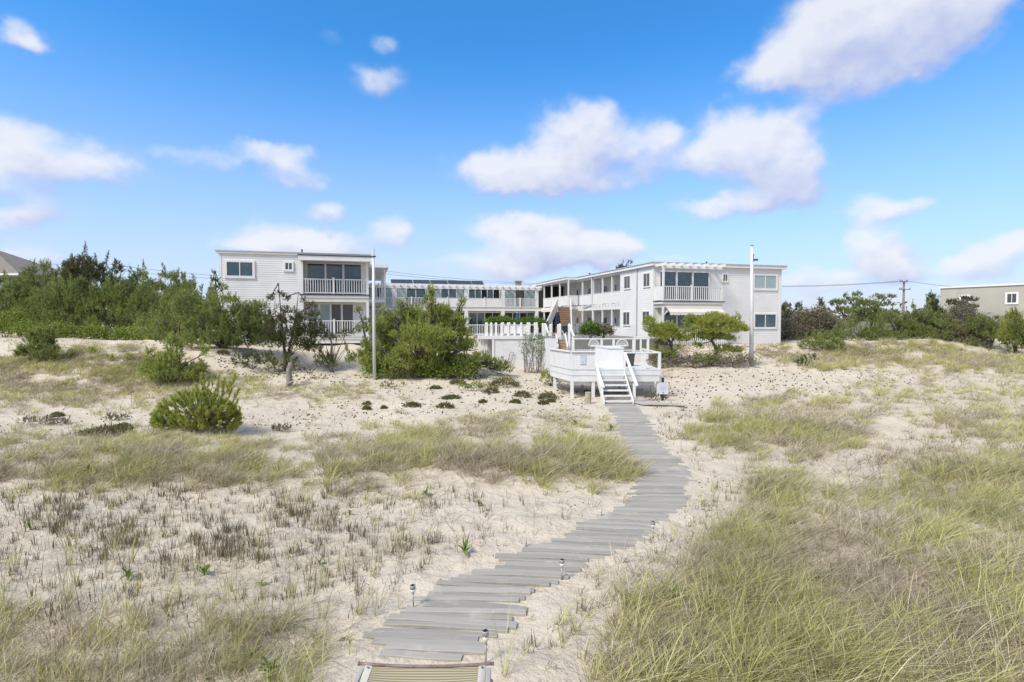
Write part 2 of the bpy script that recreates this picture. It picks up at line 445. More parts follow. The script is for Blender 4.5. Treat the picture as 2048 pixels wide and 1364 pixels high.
# ------------------------------------------------------------------ boardwalk
def build_walk():
    mb = MB()
    y = PATH_Y[0]; k = 0
    while y < PATH_Y[-1] + .15:
        cx = float(np.interp(y, PATH_Y, PATH_X)); w = float(np.interp(y, PATH_Y, PATH_W))
        bw = random.uniform(.086, .104)
        near = max(0, 1 - (y - PATH_Y[0]) / 5)
        off = random.gauss(0, .06); w2 = w * random.uniform(.92, 1.07)
        if random.random() < .13: off += random.choice((-1, 1)) * random.uniform(.06, .16)
        ang = math.radians(random.gauss(-1.2 - 2.2 * near, .8 + 1.3 * near))
        slope = float(np.interp(y + 1.2, PATH_Y, PATH_X) - np.interp(y - 1.2, PATH_Y, PATH_X)) / 2.4
        ang += -slope * .06
        n = 7; th = .034
        lift = .016 + random.uniform(0, .004) + (random.uniform(0, .018) if near > .5 else 0)
        top = []
        bow = random.gauss(0, .006)
        for i in range(n):
            s = (i / (n - 1) - .5) * w2
            bx = cx + off + s * math.cos(ang); by = y + s * math.sin(ang) + bow * math.cos(s / w2 * 3.0)
            zz = float(terrain(bx, by + .04)) 
            top.append((bx, by, zz))
        # a stiff board: fit a line through the ground heights
        za = np.polyfit(range(n), [p[2] for p in top], 1)
        vs = []; fs = []
        tw = random.gauss(0, .004)
        for i, (bx, by, _) in enumerate(top):
            z = float(np.polyval(za, i)) + lift + .004 * math.sin(i * 1.3 + k)
            q = .004 if i in (0, n - 1) else 0
            e = (random.uniform(-.006, .006) if i in (0, n - 1) else 0)
            c = .005
            prof = [(0, z - th), (0, z - c + tw), (c, z + tw), (bw - c, z - tw), (bw, z - c - tw), (bw, z - th)]
            for (dy, dz) in prof: vs.append((bx + e - dy * math.sin(ang), by + dy * math.cos(ang), dz - q))
        for i in range(n - 1):
            for j in range(6):
                a = i * 6 + j; b = i * 6 + (j + 1) % 6
                fs.append((a, b, b + 6, a + 6))
        fs.append(tuple(range(5, -1, -1))); fs.append(tuple((n - 1) * 6 + j for j in range(6)))
        mb.add(vs, fs)
        y += bw + random.uniform(.000, .003) + (.010 if random.random() < .06 else 0); k += 1
    o = mb.build('boardwalk', M['plank'])
    tag(o, 'winding walkway of loose grey planks crossing the sand up to the white stair', 'boardwalk')
    # side landing of weathered boards beside the stair
    a = g(1272, 812); mb = MB()
    for i in range(13):
        x0 = a.x + .25 + i * .13
        z = float(terrain(x0, a.y + .3)) + .07
        mb.add([(x0, a.y - .05 + .012 * i, z - .035), (x0 + .118, a.y - .05 + .012 * i, z - .035), (x0 - .25, a.y + .75, z - .03), (x0 - .37, a.y + .75, z - .03),
                (x0, a.y - .05 + .012 * i, z), (x0 + .118, a.y - .05 + .012 * i, z), (x0 - .25, a.y + .75, z + .005), (x0 - .37, a.y + .75, z + .005)],
               [(3, 2, 1, 0), (4, 5, 6, 7), (0, 1, 5, 4), (1, 2, 6, 5), (2, 3, 7, 6), (3, 0, 4, 7)])
    tag(mb.build('board_landing', M['greywood']), 'weathered tan board landing lying on the sand beside the foot of the white stair', 'landing')
build_walk()

# ------------------------------------------------------------------ striped sling lounger at the walkway's near end
def build_lounger():
    zb = .44
    Yb = (zb - HCAM) / float(rays(852, 1327)[1])
    c = at(852, 1327, Yb)
    hw = (988 - 716) / 2 / F * Yb
    gz = float(terrain(c.x, c.y - .5))
    root = thing('sling_lounger', (c.x, c.y, gz), 'striped beige sling lounger with a brown top bar and cream side straps', 'lounger')
    z0 = c.z - gz
    mb = MB(); pts = []
    for i in range(15):
        s = i / 14 * 2 - 1
        pts.append((s * hw, .02 * (1 - s * s) * -1, z0 - .012 * (1 - s * s) ))
    mb.tube(pts, .0125, 10); 
    for s in (-1, 1): mb.tube([(s * hw, 0, z0), (s * (hw + .012), 0, z0)], .016, 10)
    mb.build('top_bar', M['bronze'], root, smooth=True)
    L = 1.55; ny, nx = 40, 21
    def surf(s, t, hwf):
        x = s * hwf; yy = -.015 - t * L - .03 * (1 - s * s) * (1 - t)
        zz = z0 - .012 - .07 * (1 - s * s) * min(1, t * 5) - .05 * math.sin(t * math.pi) + .06 * t * t
        return x, yy, zz
    V = []; Fc = []
    fw = hw - .105
    for j in range(ny):
        for i in range(nx): V.append(surf(i / (nx - 1) * 2 - 1, j / (ny - 1), fw))
    for j in range(ny - 1):
        for i in range(nx - 1):
            a = j * nx + i; Fc.append((a, a + 1, a + nx + 1, a + nx))
    np_mesh('sling', V, Fc, M['sling'], root, smooth=True)
    for sgn in (-1, 1):
        V = []; Fc = []
        for j in range(ny):
            t = j / (ny - 1); x0, y0, zz = surf(1, t, fw)
            for (k, dz) in ((0, .004), (.055, .010), (.06, 0)):
                V.append((sgn * (fw + k - .004), y0 + .004, zz + dz))
        for j in range(ny - 1):
            for i in range(2):
                a = j * 3 + i; Fc.append((a, a + 1, a + 4, a + 3))
        st = np_mesh('side_strap', V, Fc, M['strap'], root, smooth=True)
        mb = MB(); mb.tube([(sgn * (fw + .026), -.05, z0 + .0), (sgn * (fw + .026), -.05, z0 + .006)], .009, 10)
        mb.build('grommet', M['bronze'], st)
        # grey wooden side rail and its two legs
        mb = MB(); mb.bar((sgn * (hw - .028), -.03, z0 - .035), (sgn * (hw - .02), -L, z0 + .0), .038, .05)
        mb.build('side_rail', M['greywood'], root, bevel=.006)
        for yy in (-.12, -L + .1):
            mb = MB(); mb.bar((sgn * (hw - .02), yy, z0 - .06), (sgn * (hw + .0), yy + .03, 0.0), .04, .045)
            mb.build('leg', M['greywood'], root)
    mb = MB(); mb.tube([(-hw, -L - .03, z0 + .03), (hw, -L - .03, z0 + .03)], .0125, 8)
    mb.build('foot_bar', M['bronze'], root, smooth=True)
build_lounger()

# ------------------------------------------------------------------ solar path lights
def build_lights():
    spots = [(972, 1326, 1258, 1, 'solar path light beside the lounger, at the bottom end of the boardwalk'),
             (827, 1214, 1168, 1, 'solar path light standing in sand on the left edge of the boardwalk'),
             (1123, 1160, 1117, 1, 'solar path light on the right side where the planks bend, clear lens'),
             (1306, 1076, 1042, 1, 'faint solar path light behind two jutting planks'),
             (1052, 1096, 1074, 0, 'bare metal light stake in sand left of the boardwalk, its head missing'),
             (1203, 1034, 1013, 0, 'bare thin stake left of the boardwalk beside a jutting board end'),
             (1391, 1018, 1004, 0, 'short bare stake right of the boardwalk in open sand')]
    proto = None
    for (px, pb, pt, head, lab) in spots:
        p = g(px, pb)
        h = (pb - pt) / F * p.y
        r = thing('path_light', p, lab, 'path light', 'solar path lights along the boardwalk')
        r.rotation_euler = (random.gauss(0, .03), random.gauss(0, .03), random.random() * 6)
        if not head:
            mb = MB(); mb.tube([(0, 0, -.03), (0, 0, h)], .009, 8); mb.build('stake', M['steel'], r, smooth=True)
            continue
        if proto is None:
            H = .34
            mb = MB(); mb.tube([(0, 0, -.05), (0, 0, H * .62)], .0085, 8)
            mb.tube([(0, 0, H * .60), (0, 0, H * .64), (0, 0, H * .65)], [.013, .016, .006], 10)
            a = mb.build('stake', M['steel'], r, smooth=True)
            mb = MB(); mb.tube([(0, 0, H * .65), (0, 0, H * .70), (0, 0, H * .83)], [.014, .024, .031], 14)
            b = mb.build('lens', M['clearlens'], r, smooth=True)
            mb = MB(); mb.tube([(0, 0, H * .83), (0, 0, H * .835), (0, 0, H * .97), (0, 0, H * .985), (0, 0, H)], [.029, .032, .032, .030, .012], 16)
            c = mb.build('cap', M['steel'], r, smooth=True)
            mb = MB(); mb.box(-.02, .02, -.02, .02, H * .988, H * 1.002); d = mb.build('solar_cell', M['solar'], c)
            proto = (r, [a, b, c], d); r.scale = (1, 1, h / H)
        else:
            for q in proto[1]:
                n = q.copy(); COL.objects.link(n); n.parent = r
                if q is proto[1][2]:
                    e = proto[2].copy(); COL.objects.link(e); e.parent = n
            r.scale = (1, 1, h / .34)
build_lights()

# ------------------------------------------------------------------ buildings
class Bld:
    def __init__(s, ox, oy, base, yaw=YAW):
        s.O = (ox, oy); s.base = base; s.yaw = yaw
        s.U = (math.cos(yaw), math.sin(yaw)); s.V = (-math.sin(yaw), math.cos(yaw))
    def front(s, px, py, v=0.0):
        dx, dz = rays(px, py); dx = float(dx); dz = float(dz)
        t = (v + s.O[0] * s.V[0] + s.O[1] * s.V[1]) / (dx * s.V[0] + s.V[1])
        return (dx * t - s.O[0]) * s.U[0] + (t - s.O[1]) * s.U[1], HCAM + dz * t
    def side(s, px, py, u=0.0):
        dx, dz = rays(px, py); dx = float(dx); dz = float(dz)
        t = (u + s.O[0] * s.U[0] + s.O[1] * s.U[1]) / (dx * s.U[0] + s.U[1])
        return (dx * t - s.O[0]) * s.V[0] + (t - s.O[1]) * s.V[1], HCAM + dz * t
    def local(s, p):
        x = p[0] - s.O[0]; y = p[1] - s.O[1]
        return (x * s.U[0] + y * s.U[1], x * s.V[0] + y * s.V[1], p[2])
    def root(s, name, label, cat):
        s.r = thing(name, (s.O[0], s.O[1], s.base), label, cat, rz=s.yaw); return s.r
    def mb(s, fn=None): return MB(fn, (0, 0, s.base))
    def F(s, v=0.0): return lambda a, o, z: (a, v - o, z)        # wall facing the camera, o = out of the wall
    def L(s, u=0.0): return lambda a, o, z: (u - o, a, z)        # wall facing the court

def clap(mb, a0, a1, z0, z1, lap=.135):
    n = max(1, round((z1 - z0) / lap)); lap = (z1 - z0) / n
    for i in range(n):
        za = z0 + i * lap; zb = za + lap
        mb.add([(a0, .024, za), (a1, .024, za), (a1, .004, zb), (a0, .004, zb), (a0, 0, za), (a1, 0, za)],
               [(0, 1, 2, 3), (4, 5, 1, 0)])
    mb.add([(a0, 0, z0), (a0, .015, z0), (a0, .015, z1), (a0, 0, z1)], [(0, 1, 2, 3)])
    mb.add([(a1, 0, z0), (a1, .015, z0), (a1, .015, z1), (a1, 0, z1)], [(0, 1, 2, 3)])

def window(b, fn, a0, a1, z0, z1, panes, mats, fw=.09, name='window', label=None, sill=True, mull=.05):
    """a frame standing proud of the wall with its panes set back in it"""
    m = b.mb(fn)
    m.box(a0 - fw, a0, -.02, .085, z0 - fw, z1 + fw); m.box(a1, a1 + fw, -.02, .085, z0 - fw, z1 + fw)
    m.box(a0, a1, -.02, .083, z1, z1 + fw); m.box(a0, a1, -.02, .083, z0 - fw, z0)
    if sill: m.box(a0 - fw - .03, a1 + fw + .03, .0, .085, z0 - fw - .035, z0 - fw)
    n = panes; w = (a1 - a0) / n
    for i in range(1, n): m.box(a0 + i * w - mull / 2, a0 + i * w + mull / 2, .0, .075, z0, z1)
    f = m.build(name, M['white'], b.r)
    if label: f['label'] = label
    if not isinstance(mats, (list, tuple)): mats = [mats] * n
    groups = {}
    run = []
    for i in range(n):
        if run and run[-1][0] == mats[i]: run[-1][1].append(i)
        else: run.append((mats[i], [i]))
    for k, idx in run:
        p = b.mb(fn)
        for i in idx:
            p.box(a0 + i * w + (mull / 2 if i else 0), a0 + (i + 1) * w - (mull / 2 if i < n - 1 else 0), -.02, .050, z0, z1)
        p.build('pane', M[k], f)
    return f

def railing(b, fn, a0, a1, z0, z1, o=0.0, pitch=.125, bw=.035, solid=False, posts=(), picket=False, name='railing'):
    m = b.mb(fn)
    m.box(a0, a1, o - .03, o + .03, z1 - .05, z1); m.box(a0, a1, o - .025, o + .025, z0, z0 + .06)
    if solid:
        m.box(a0, a1, o - .012, o + .012, z0 + .06, z1 - .05)
    else:
        n = max(2, int((a1 - a0) / pitch))
        for i in range(1, n):
            a = a0 + (a1 - a0) * i / n
            m.box(a - bw / 2, a + bw / 2, o - .017, o + .017, z0 + .06, z1 - .05)
    r = m.build(name, M['white'], b.r)
    for p in posts:
        q = b.mb(fn); q.box(p - .06, p + .06, o - .065, o + .065, z0 - .03, z1 + .07)
        q.box(p - .075, p + .075, o - .08, o + .08, z1 + .07, z1 + .095)
        q.build('rail_post', M['white'], r)
    return r

# ---- right block
R = Bld(PX0, PY0, 1.0)
R.root('motel_wing', 'white clapboard beach motel wing with open galleries and a small pergola balcony', 'building')
LR = R.front(1561, 610)[0]; ZR = 6.93; ZF2, ZF1 = 4.48, 1.68
VG0, VG1, VEND = 5.0, 13.8, 24.5
m = R.mb(R.F(0)); clap(m, 0, LR, 1.0, ZR); m.build('front_wall', M['siding'], R.r)
m = R.mb(R.L(0)); clap(m, 0, VG0, 1.0, ZR); m.build('court_wall', M['siding'], R.r)
m = R.mb()
m.box(.02, LR - .02, .02, VG0 - .02, 1.0, ZR - .01); m.box(1.45, LR - .02, VG0 - .02, VEND, 1.0, ZR - .012)
m.build('wall_core', M['siding'], R.r)
m = R.mb(); m.box(-.035, .11, -.035, -.0, 1.0, ZR); m.box(-.036, -.001, -.0, .11, 1.0, ZR); m.build('corner_board', M['white'], R.r)
m = R.mb(); m.box(LR - .11, LR + .035, -.035, 0, 1.0, ZR); m.build('corner_board', M['white'], R.r)
m = R.mb(); m.box(-.036, -.0, VG0 - .1, VG0 + .035, 1.0, ZR); m.build('corner_board', M['white'], R.r)
m = R.mb()   # roof slab with white fascia
m.box(-.22, LR + .28, -.25, VG1, ZR, ZR + .20); m.box(-1.25, LR + .28, VG1, VEND + 1.2, ZR + .001, ZR + .199)
rf = m.build('roof', M['white'], R.r)
m = R.mb(); m.box(-.27, LR + .33, -.30, VG1 + .0, ZR + .2, ZR + .255); m.box(-1.30, LR + .33, VG1, VEND + 1.2, ZR + .2, ZR + .254)
m.build('roof_edge', M['roofgrey'], rf)
m = R.mb(); u, z = R.front(1413, 526, 1.0); m.tube([(u, 1, ZR + .2), (u, 1, ZR + .52)], .06, 8); m.build('vent_pipe', M['dark'], rf)
m = R.mb(); v, z = R.side(1173, 548, 0); m.tube([(.3, v, ZR + .2), (.3, v, ZR + .5)], .07, 8); m.build('vent_pipe', M['dark'], rf)
# front windows
def rect(b, x0, x1, y0, y1, v=0.0):
    ua, z1 = b.front(x0, y0, v); ub, z0 = b.front(x1, y1, v)
    return ua, ub, z0, z1
u0, u1, z0, z1 = rect(R, 1508, 1551, 551, 577); window(R, R.F(), u0, u1, z0, z1, 2, 'glasspale', .13, label='wide curtained window high on the front wall')
u0, u1, z0, z1 = rect(R, 1509, 1550, 629, 654); window(R, R.F(), u0, u1, z0, z1, 2, ['glass', 'glass'], .11, label='wide dark window low on the front wall')
u0, u1, z0, z1 = rect(R, 1445.5, 1453.5, 549, 562); window(R, R.F(), u0, u1, z0, z1, 2, 'glassgrey', .08, mull=.03, label='tiny square upper window')
u0, u1, z0, z1 = rect(R, 1445.5, 1453.5, 627, 640); window(R, R.F(), u0, u1, z0, z1, 2, 'glassgrey', .08, mull=.03)
us0, us1 = R.front(1320, 560)[0], R.front(1416, 560)[0]
window(R, R.F(), us0, us1, ZF2 + .08, ZF2 + 2.05, 3, ['glass', 'glass', 'glass'], .10, name='sliding_door', sill=False, mull=.14)
us2, us3 = R.front(1322, 640)[0], R.front(1412, 640)[0]
window(R, R.F(), us2, us3, ZF1 + .05, ZF1 + 2.05, 3, ['glass', 'glass', 'glass'], .10, name='sliding_door', sill=False, mull=.14)
# court side windows
for (x0, x1, ya, yb, lab) in ((1288.7, 1301, 546.5, 573, 'upper window near the front corner'), (1250, 1261.5, 552, 577, None), (1287, 1300, 623, 650, None), (1248, 1260.5, 624.5, 649, None)):
    va, zt = R.side(x1, ya); vb, zb = R.side(x0, yb)
    window(R, R.L(), va, vb, zb, zt, 2, 'glassgrey', .06, mull=.03, label=lab)
m = R.mb(); v, z = R.side(1275, 600); m.tube([(-.07, v, 1.1), (-.07, v, ZR)], .045, 8); m.build('downspout', M['roofgrey'], R.r)
# balcony on the front
BO = 1.22; ub1 = R.front(1445, 600, -BO)[0]
m = R.mb(R.F()); m.box(-.02, ub1 + .12, .0, BO + .06, ZF2 - .20, ZF2 - .05); m.box(.1, ub1, .0, BO, ZF2 - .42, ZF2 - .2)
bal = m.build('balcony', M['cream'], R.r)
m = R.mb(R.F()); m.box(-.04, ub1 + .14, .0, BO + .1, ZF2 - .05, ZF2); m.build('balcony_edge', M['dark'], bal)
bp = [.07, .07 + (R.front(1384, 600, -BO)[0]), ub1 - .06]
bp = [.08, R.front(1384, 600, -BO)[0], ub1 - .06]
railing(R, R.F(), .14, bp[1] - .06, ZF2 + .05, ZF2 + 1.0, BO - .05, pitch=.15, bw=.045, posts=(bp[1],))
railing(R, R.F(), bp[1] + .06, ub1 - .12, ZF2 + .05, ZF2 + 1.0, BO - .05, pitch=.15, bw=.045, posts=(bp[2],))
m = R.mb(R.F()); m.box(.06, .10, .03, BO - .12, ZF2 + .05, ZF2 + .98); m.build('side_panel', M['white'], bal)
for (uu, zlo, zhi) in ((.08, ZF2, ZR - .12), (.08, 1.35, ZF2 - .42), (ub1 - .06, 1.35, ZF2 - .42)):
    m = R.mb(R.F()); m.box(uu - .06, uu + .06, BO - .12, BO, zlo, zhi); m.build('balcony_post', M['white'], R.r)
m = R.mb(R.F()); m.bar((.08, BO - .06, ZF2 - 1.0), (.62, BO - .06, ZF2 - .44), .08, .08); m.build('balcony_brace', M['white'], bal)
m = R.mb(R.F()); m.bar((ub1 - .06, BO - .06, ZF2 - 1.0), (ub1 - .6, BO - .06, ZF2 - .44), .08, .08)
m.build('balcony_brace', M['white'], bal)
# pergola over the balcony
m = R.mb(R.F()); m.box(-.02, ub1 + .05, BO - .11, BO - .01, ZR - .26, ZR - .10)
for i in range(8):
    uu = .05 + i * (ub1 - .0) / 7.2
    m.box(uu - .045, uu + .045, .02, BO + .38, ZR - .10, ZR + .08)
m.build('pergola', M['white'], R.r)
# awning with scalloped valance
m = R.mb(R.F()); a0, a1 = .3, ub1 - .1; n = 64
vs = []; fs = []
for i in range(n + 1):
    a = a0 + (a1 - a0) * i / n
    zc = ZF2 - .92 - .05 * abs(math.sin(i / n * math.pi * 16))
    for (o, z) in ((BO + .02, ZF2 - .44), (BO + .42, ZF2 - .74), (BO + .44, zc)): vs.append((a, o, z))
for i in range(n):
    for j in range(2): fs.append((i * 3 + j, (i + 1) * 3 + j, (i + 1) * 3 + j + 1, i * 3 + j + 1))
m.add(vs, fs); m.tube([(a0, BO + .05, ZF2 - .45), (a1, BO + .05, ZF2 - .45)], .06, 8)
m.build('awning', M['cream'], R.r)
# picket fence of the ground floor terrace
m = R.mb(R.F()); up = R.front(1452, 670, -BO)[0]
i = 0; a = .3
while a < up:
    m.add([(a, BO + .3, 1.5), (a + .07, BO + .3, 1.5), (a + .07, BO + .3, 2.55), (a + .035, BO + .3, 2.65), (a, BO + .3, 2.55),
           (a, BO + .27, 1.5), (a + .07, BO + .27, 1.5), (a + .07, BO + .27, 2.55), (a + .035, BO + .27, 2.65), (a, BO + .27, 2.55)],
          [(0, 1, 2, 3, 4), (9, 8, 7, 6, 5), (0, 5, 6, 1), (1, 6, 7, 2), (2, 7, 8, 3), (3, 8, 9, 4), (4, 9, 5, 0)])
    a += .155
m.box(.3, up, BO + .24, BO + .268, 1.72, 1.80); m.box(.3, up, BO + .24, BO + .268, 2.3, 2.38)
m.build('picket_railing', M['white'], R.r)
# galleries
for k, zf in enumerate((ZF2, ZF1)):
    m = R.mb(); m.box(0.0, 1.45, VG0 + .04, VG1, zf - .28, zf); m.box(-1.02, 1.45, VG1, VEND - .1, zf - .281, zf - .001)
    m.build('gallery_floor', M['white'], R.r)
    if k == 0:
        for v in np.arange(VG0 + .3, VG1, .62):
            m = R.mb(); m.box(-.02, -.001, v - .05, v + .05, zf - .20, zf - .06); m.build('joist_end', M['roofgrey'], R.r)
    ztop = ZR if k == 0 else ZF2 - .28
    # recessed wall openings
    for (x0, x1, kind) in ((1231.5, 1234.5, 'w'), (1206.5, 1216, 'w'), (1178, 1183.5, 'w'), (1166, 1168.5, 'w'), (1155, 1158, 'w'), (1137.5, 1141, 'w'), (1121, 1125, 'w')):
        va = R.side(x1, 570, 1.42)[0]; vb = R.side(x0, 570, 1.42)[0]
        window(R, R.L(1.42), va, vb, zf + 1.22, zf + 1.72, 1, 'glassgrey', .06, sill=False)
    for x in (1197, 1172, 1148):
        va = R.side(x + 4, 580, 1.42)[0]; vb = va + .85
        m = R.mb(R.L(1.42)); m.box(va, vb, -.02, .05, zf + .02, zf + 2.05); d = m.build('door', M['white'], R.r)
        m = R.mb(R.L(1.42)); m.box(va + .06, va + .12, .05, .09, zf + .95, zf + 1.1); m.build('handle', M['black'], d)
    # posts
    for x in (1223, 1204, 1185, 1164):
        v = R.side(x, 590, 0)[0]
        m = R.mb(); w = .10 if x == 1185 else .06
        m.box(-.0, .12, v - w, v + w, zf, ztop); m.build('gallery_post', M['white'], R.r)
    for v in (VG1 + .08, 16.2, 18.6, 21.0):
        m = R.mb(); m.box(-1.0, -.88, v - .07, v + .07, zf, ztop); m.build('gallery_post', M['white'], R.r)
    m = R.mb(); m.box(-.01, .10, VG0, VG1, ztop - .16, ztop - .002); m.box(-1.01, -.87, VG1, VEND, ztop - .161, ztop - .003)
    m.build('gallery_beam', M['white'], R.r)
    zr0 = zf + .08
    if k == 0:
        segs = [(VG0 + .05, VG1 - .2, 0.02), (VG1 + .15, 21.5, 1.0 - .06)]
    else:
        segs = [(VG0 + .05, 12.5, 0.02)]
    for (va, vb, out) in segs:
        r_ = railing(R, R.L(.06), va, vb, zr0, zf + 1.0, out, solid=True)
        for v in np.arange(va + .8, vb, 1.05):
            q = R.mb(R.L(.06)); q.box(v - .04, v + .04, out + .013, out + .032, zr0, zf + .96); q.build('batten', M['white'], r_)
    m = R.mb(); m.box(-.85, 1.40, 21.6, 21.9, zf + .02, ztop - .17); m.build('passage_shade', M['void'], R.r)  # solid block filling the passage, its shade put into the near-black colour
    if k == 0:
        m = R.mb(R.F(VG1)); m.box(-.95, .0, .0, .04, zr0, zf + 1.0); m.build('gallery_end_panel', M['white'], R.r)
        m = R.mb(); vv = R.side(1185, 590, 0)[0]
        m.tube([(-.08, vv, ZR), (-.1, vv, ZF2 + .1), (-.12, vv + 1.8, ZF2 - .12), (-.12, vv + 1.8, ZF2 - .5)], .05, 8); m.build('downspout', M['white'], R.r)
# exterior stair of brown risers
top = R.local(at(1128, 616, 51)); foot = R.local(at(1122, 655, 46.6))
m = R.mb(); n = 13
d = Vector((top[0] - foot[0], top[1] - foot[1], 0)).normalized(); sd = Vector((d.y, -d.x, 0))
m2 = R.mb()
for i in range(n):
    t0 = i / n; t1 = (i + 1) / n
    p0 = Vector(foot).lerp(Vector(top), t0); p1 = Vector(foot).lerp(Vector(top), t1)
    hw = .52
    za, zb_ = 1.75 + (4.4 - 1.75) * t0, 1.75 + (4.4 - 1.75) * t1
    vs = []
    for (p, z) in ((p0, za), (p0, zb_ - .045), (p1, zb_ - .045)):
        for s in (-1, 1): vs.append((p.x + sd.x * hw * s, p.y + sd.y * hw * s, z))
    m.add(vs, [(0, 1, 3, 2), (2, 3, 5, 4)])
    vs = []
    for (p, z) in ((p0 - d * .03, zb_), (p1, zb_), (p0 - d * .03, zb_ - .045), (p1, zb_ - .045)):
        for s in (-1, 1): vs.append((p.x + sd.x * (hw + .0) * s, p.y + sd.y * (hw + .0) * s, z))
    m2.add(vs, [(0, 1, 3, 2), (4, 5, 7, 6), (0, 1, 5, 4)])
st = m.build('exterior_stair', M['brown'], R.r); m2.build('tread', M['tan'], st)
for s, sp in ((-1, .9), (1, .35)):
    m = R.mb()
    a = Vector((foot[0], foot[1], 0)) + sd * (s * (.56 + sp)) - d * .8; b2 = Vector((top[0], top[1], 0)) + sd * (s * .56)
    ztf = 4.42
    vs = []
    for k in (0, .07):
        o = sd * s * k
        for (p, z) in ((a, 1.5), (a, 2.3), (b2, ztf + .85), (b2, ztf - .3)): vs.append((p.x + o.x, p.y + o.y, z))
    m.add(vs, [(0, 1, 2, 3), (7, 6, 5, 4), (0, 4, 5, 1), (1, 5, 6, 2), (2, 6, 7, 3), (3, 7, 4, 0)])
    m.build('stringer', M['white'], st)

# ---- rear block closing the court
B = Bld(PX0, PY0, 1.4)
B.root('rear_motel_block', 'low white motel block closing the court, with a long pergola and rooftop panels', 'building')
VB, VBF = 23.0, 21.7
BL, BR = -19.6, -.96; BX = 1.6
m = B.mb(); m.box(BL, BR, VB, VB + 9, 1.4, 6.75); m.box(BR, BX, VEND + .3, VB + 9, 1.4, 6.74); m.build('front_wall', M['siding'], B.r)
m = B.mb(); m.box(BL, BR, VB - .0, VB + 9.2, 6.75, 6.93); rb = m.build('roof', M['white'], B.r)
m = B.mb(); m.box(BL, BR, VBF, VB - .01, ZF2 - .33, ZF2); m.build('gallery_floor', M['white'], B.r)
m = B.mb(); m.box(BL, BR - .1, VBF - .03, VBF - .002, ZF2 - .05, ZF2 + .02); m.build('gallery_edge', M['roofgrey'], B.r)
m = B.mb(); m.box(BL, BR, VBF - .02, VBF + .16, 6.35, 6.62)
n = 27
for i in range(n):
    u = BL + .3 + i * (BR - BL - .5) / (n - 1); m.box(u - .05, u + .05, VBF - .45, VB, 6.62, 6.80)
m.build('pergola', M['white'], B.r)
piers = [B.front(x, 600, VBF)[0] for x in (788, 857, 932.5, 1006, 1074)]
for u in piers:
    for (za, zc) in ((ZF2, 6.35), (1.7, ZF2 - .33)):
        m = B.mb(); m.box(u - .17, u + .17, VBF, VBF + .3, za, zc); m.build('pier', M['white'], B.r)
def bwin(x0, x1, n, mats, lab=None, zf=ZF2, zt=1.95):
    ua = B.front(x0, 580, VB)[0]; ub = B.front(x1, 580, VB)[0]
    window(B, B.F(VB), ua, ub, zf + .08, zf + zt, n, mats, .09, name='sliding_door', sill=False, mull=.07, label=lab)
bwin(737, 783, 3, ['glasspale', 'glass', 'glasspale']); bwin(794, 850, 3, ['glasspale', 'glass', 'glass']); bwin(866, 928, 4, ['glasspale', 'glass', 'glass', 'glasspale'])
bwin(938, 998, 5, ['glass', 'glass', 'void', 'glass', 'void']); bwin(1010, 1069, 3, ['glasspale', 'glassgrey', 'glasspale'])
for (x0, x1, n, mt) in ((938, 1000, 4, ['glass', 'glass', 'void', 'void']), (1010, 1068, 4, ['void', 'glass', 'void', 'glass']), (866, 928, 4, ['glass', 'void', 'glass', 'glass'])):
    bwin(x0, x1, n, mt, zf=1.75, zt=2.2)
edges = [BL] + piers + [BR - .1]
for i in range(len(edges) - 1):
    a, c = edges[i] + .1, edges[i + 1] - .1
    if c - a < .4: continue
    railing(B, B.F(VBF), a, c, ZF2 + .06, ZF2 + .98, .02, pitch=.14, bw=.04, solid=(i in (2, 3)), posts=((a + c) / 2,))
for k in range(5):
    xa = (782, 827, 862, 897, 945)[k]; xb = (826, 861, 896, 944, 968)[k]
    ua = B.front(xa, 560, VB + 1.5)[0]; ub = B.front(xb, 560, VB + 1.5)[0]
    m = B.mb(); m.add([(ua, VB + 1.2, 6.95), (ub - .004, VB + 1.2, 6.95), (ub - .004, VB + 2.4, 7.50), (ua, VB + 2.4, 7.50),
                       (ua, VB + 1.24, 6.90), (ub - .004, VB + 1.24, 6.90), (ub - .004, VB + 2.44, 7.45), (ua, VB + 2.44, 7.45)],
                      [(0, 1, 2, 3), (7, 6, 5, 4), (0, 4, 5, 1), (1, 5, 6, 2), (2, 6, 7, 3), (3, 7, 4, 0)])
    m.build('solar_panel', M['solar'], rb)
ua = B.front(1033, 560, VB + 2)[0]; ub = B.front(1043, 560, VB + 2)[0]
m = B.mb(); m.box(ua, ub, VB + 2, VB + 2.6, 6.93, 7.45); m.box(ua - .08, ub + .08, VB + 1.95, VB + 2.65, 7.45, 7.56); m.build('chimney', M['shingle'], rb)

# ---- left block
dr = 35.5; LL = .2439 * dr; xr = (738 - CX) / F * dr
ox, oy = xr - LL * UX, dr - LL * UY
Lb = Bld(ox, oy, 1.0)
Lb.root('white_motel_block', 'white clapboard block by the pine thicket with a recessed upper balcony under a dark-edged eave', 'building')
ZL = Lb.front(738, 513)[1] - .05; ZL2 = Lb.front(732, 589.5)[1]; ZL1 = ZL2 - 2.62
ul0 = Lb.front(601, 560)[0]; REC = 1.25
m = Lb.mb(Lb.F()); clap(m, 0, ul0, 1.0, ZL); m.build('front_wall', M['siding'], Lb.r)
m = Lb.mb(); m.box(.02, ul0 - .02, .02, 20, 1.0, ZL - .01); m.box(ul0 - .02, LL - .02, REC, 20.01, 1.0, ZL - .012)
m.build('wall_core', M['siding'], Lb.r)
m = Lb.mb(); m.box(-.03, .1, -.035, 0, 1.0, ZL); m.build('corner_board', M['white'], Lb.r)
m = Lb.mb(); m.box(ul0 - .13, ul0 + .02, -.036, REC - .02, 1.0, ZL - .02); m.build('corner_board', M['white'], Lb.r)
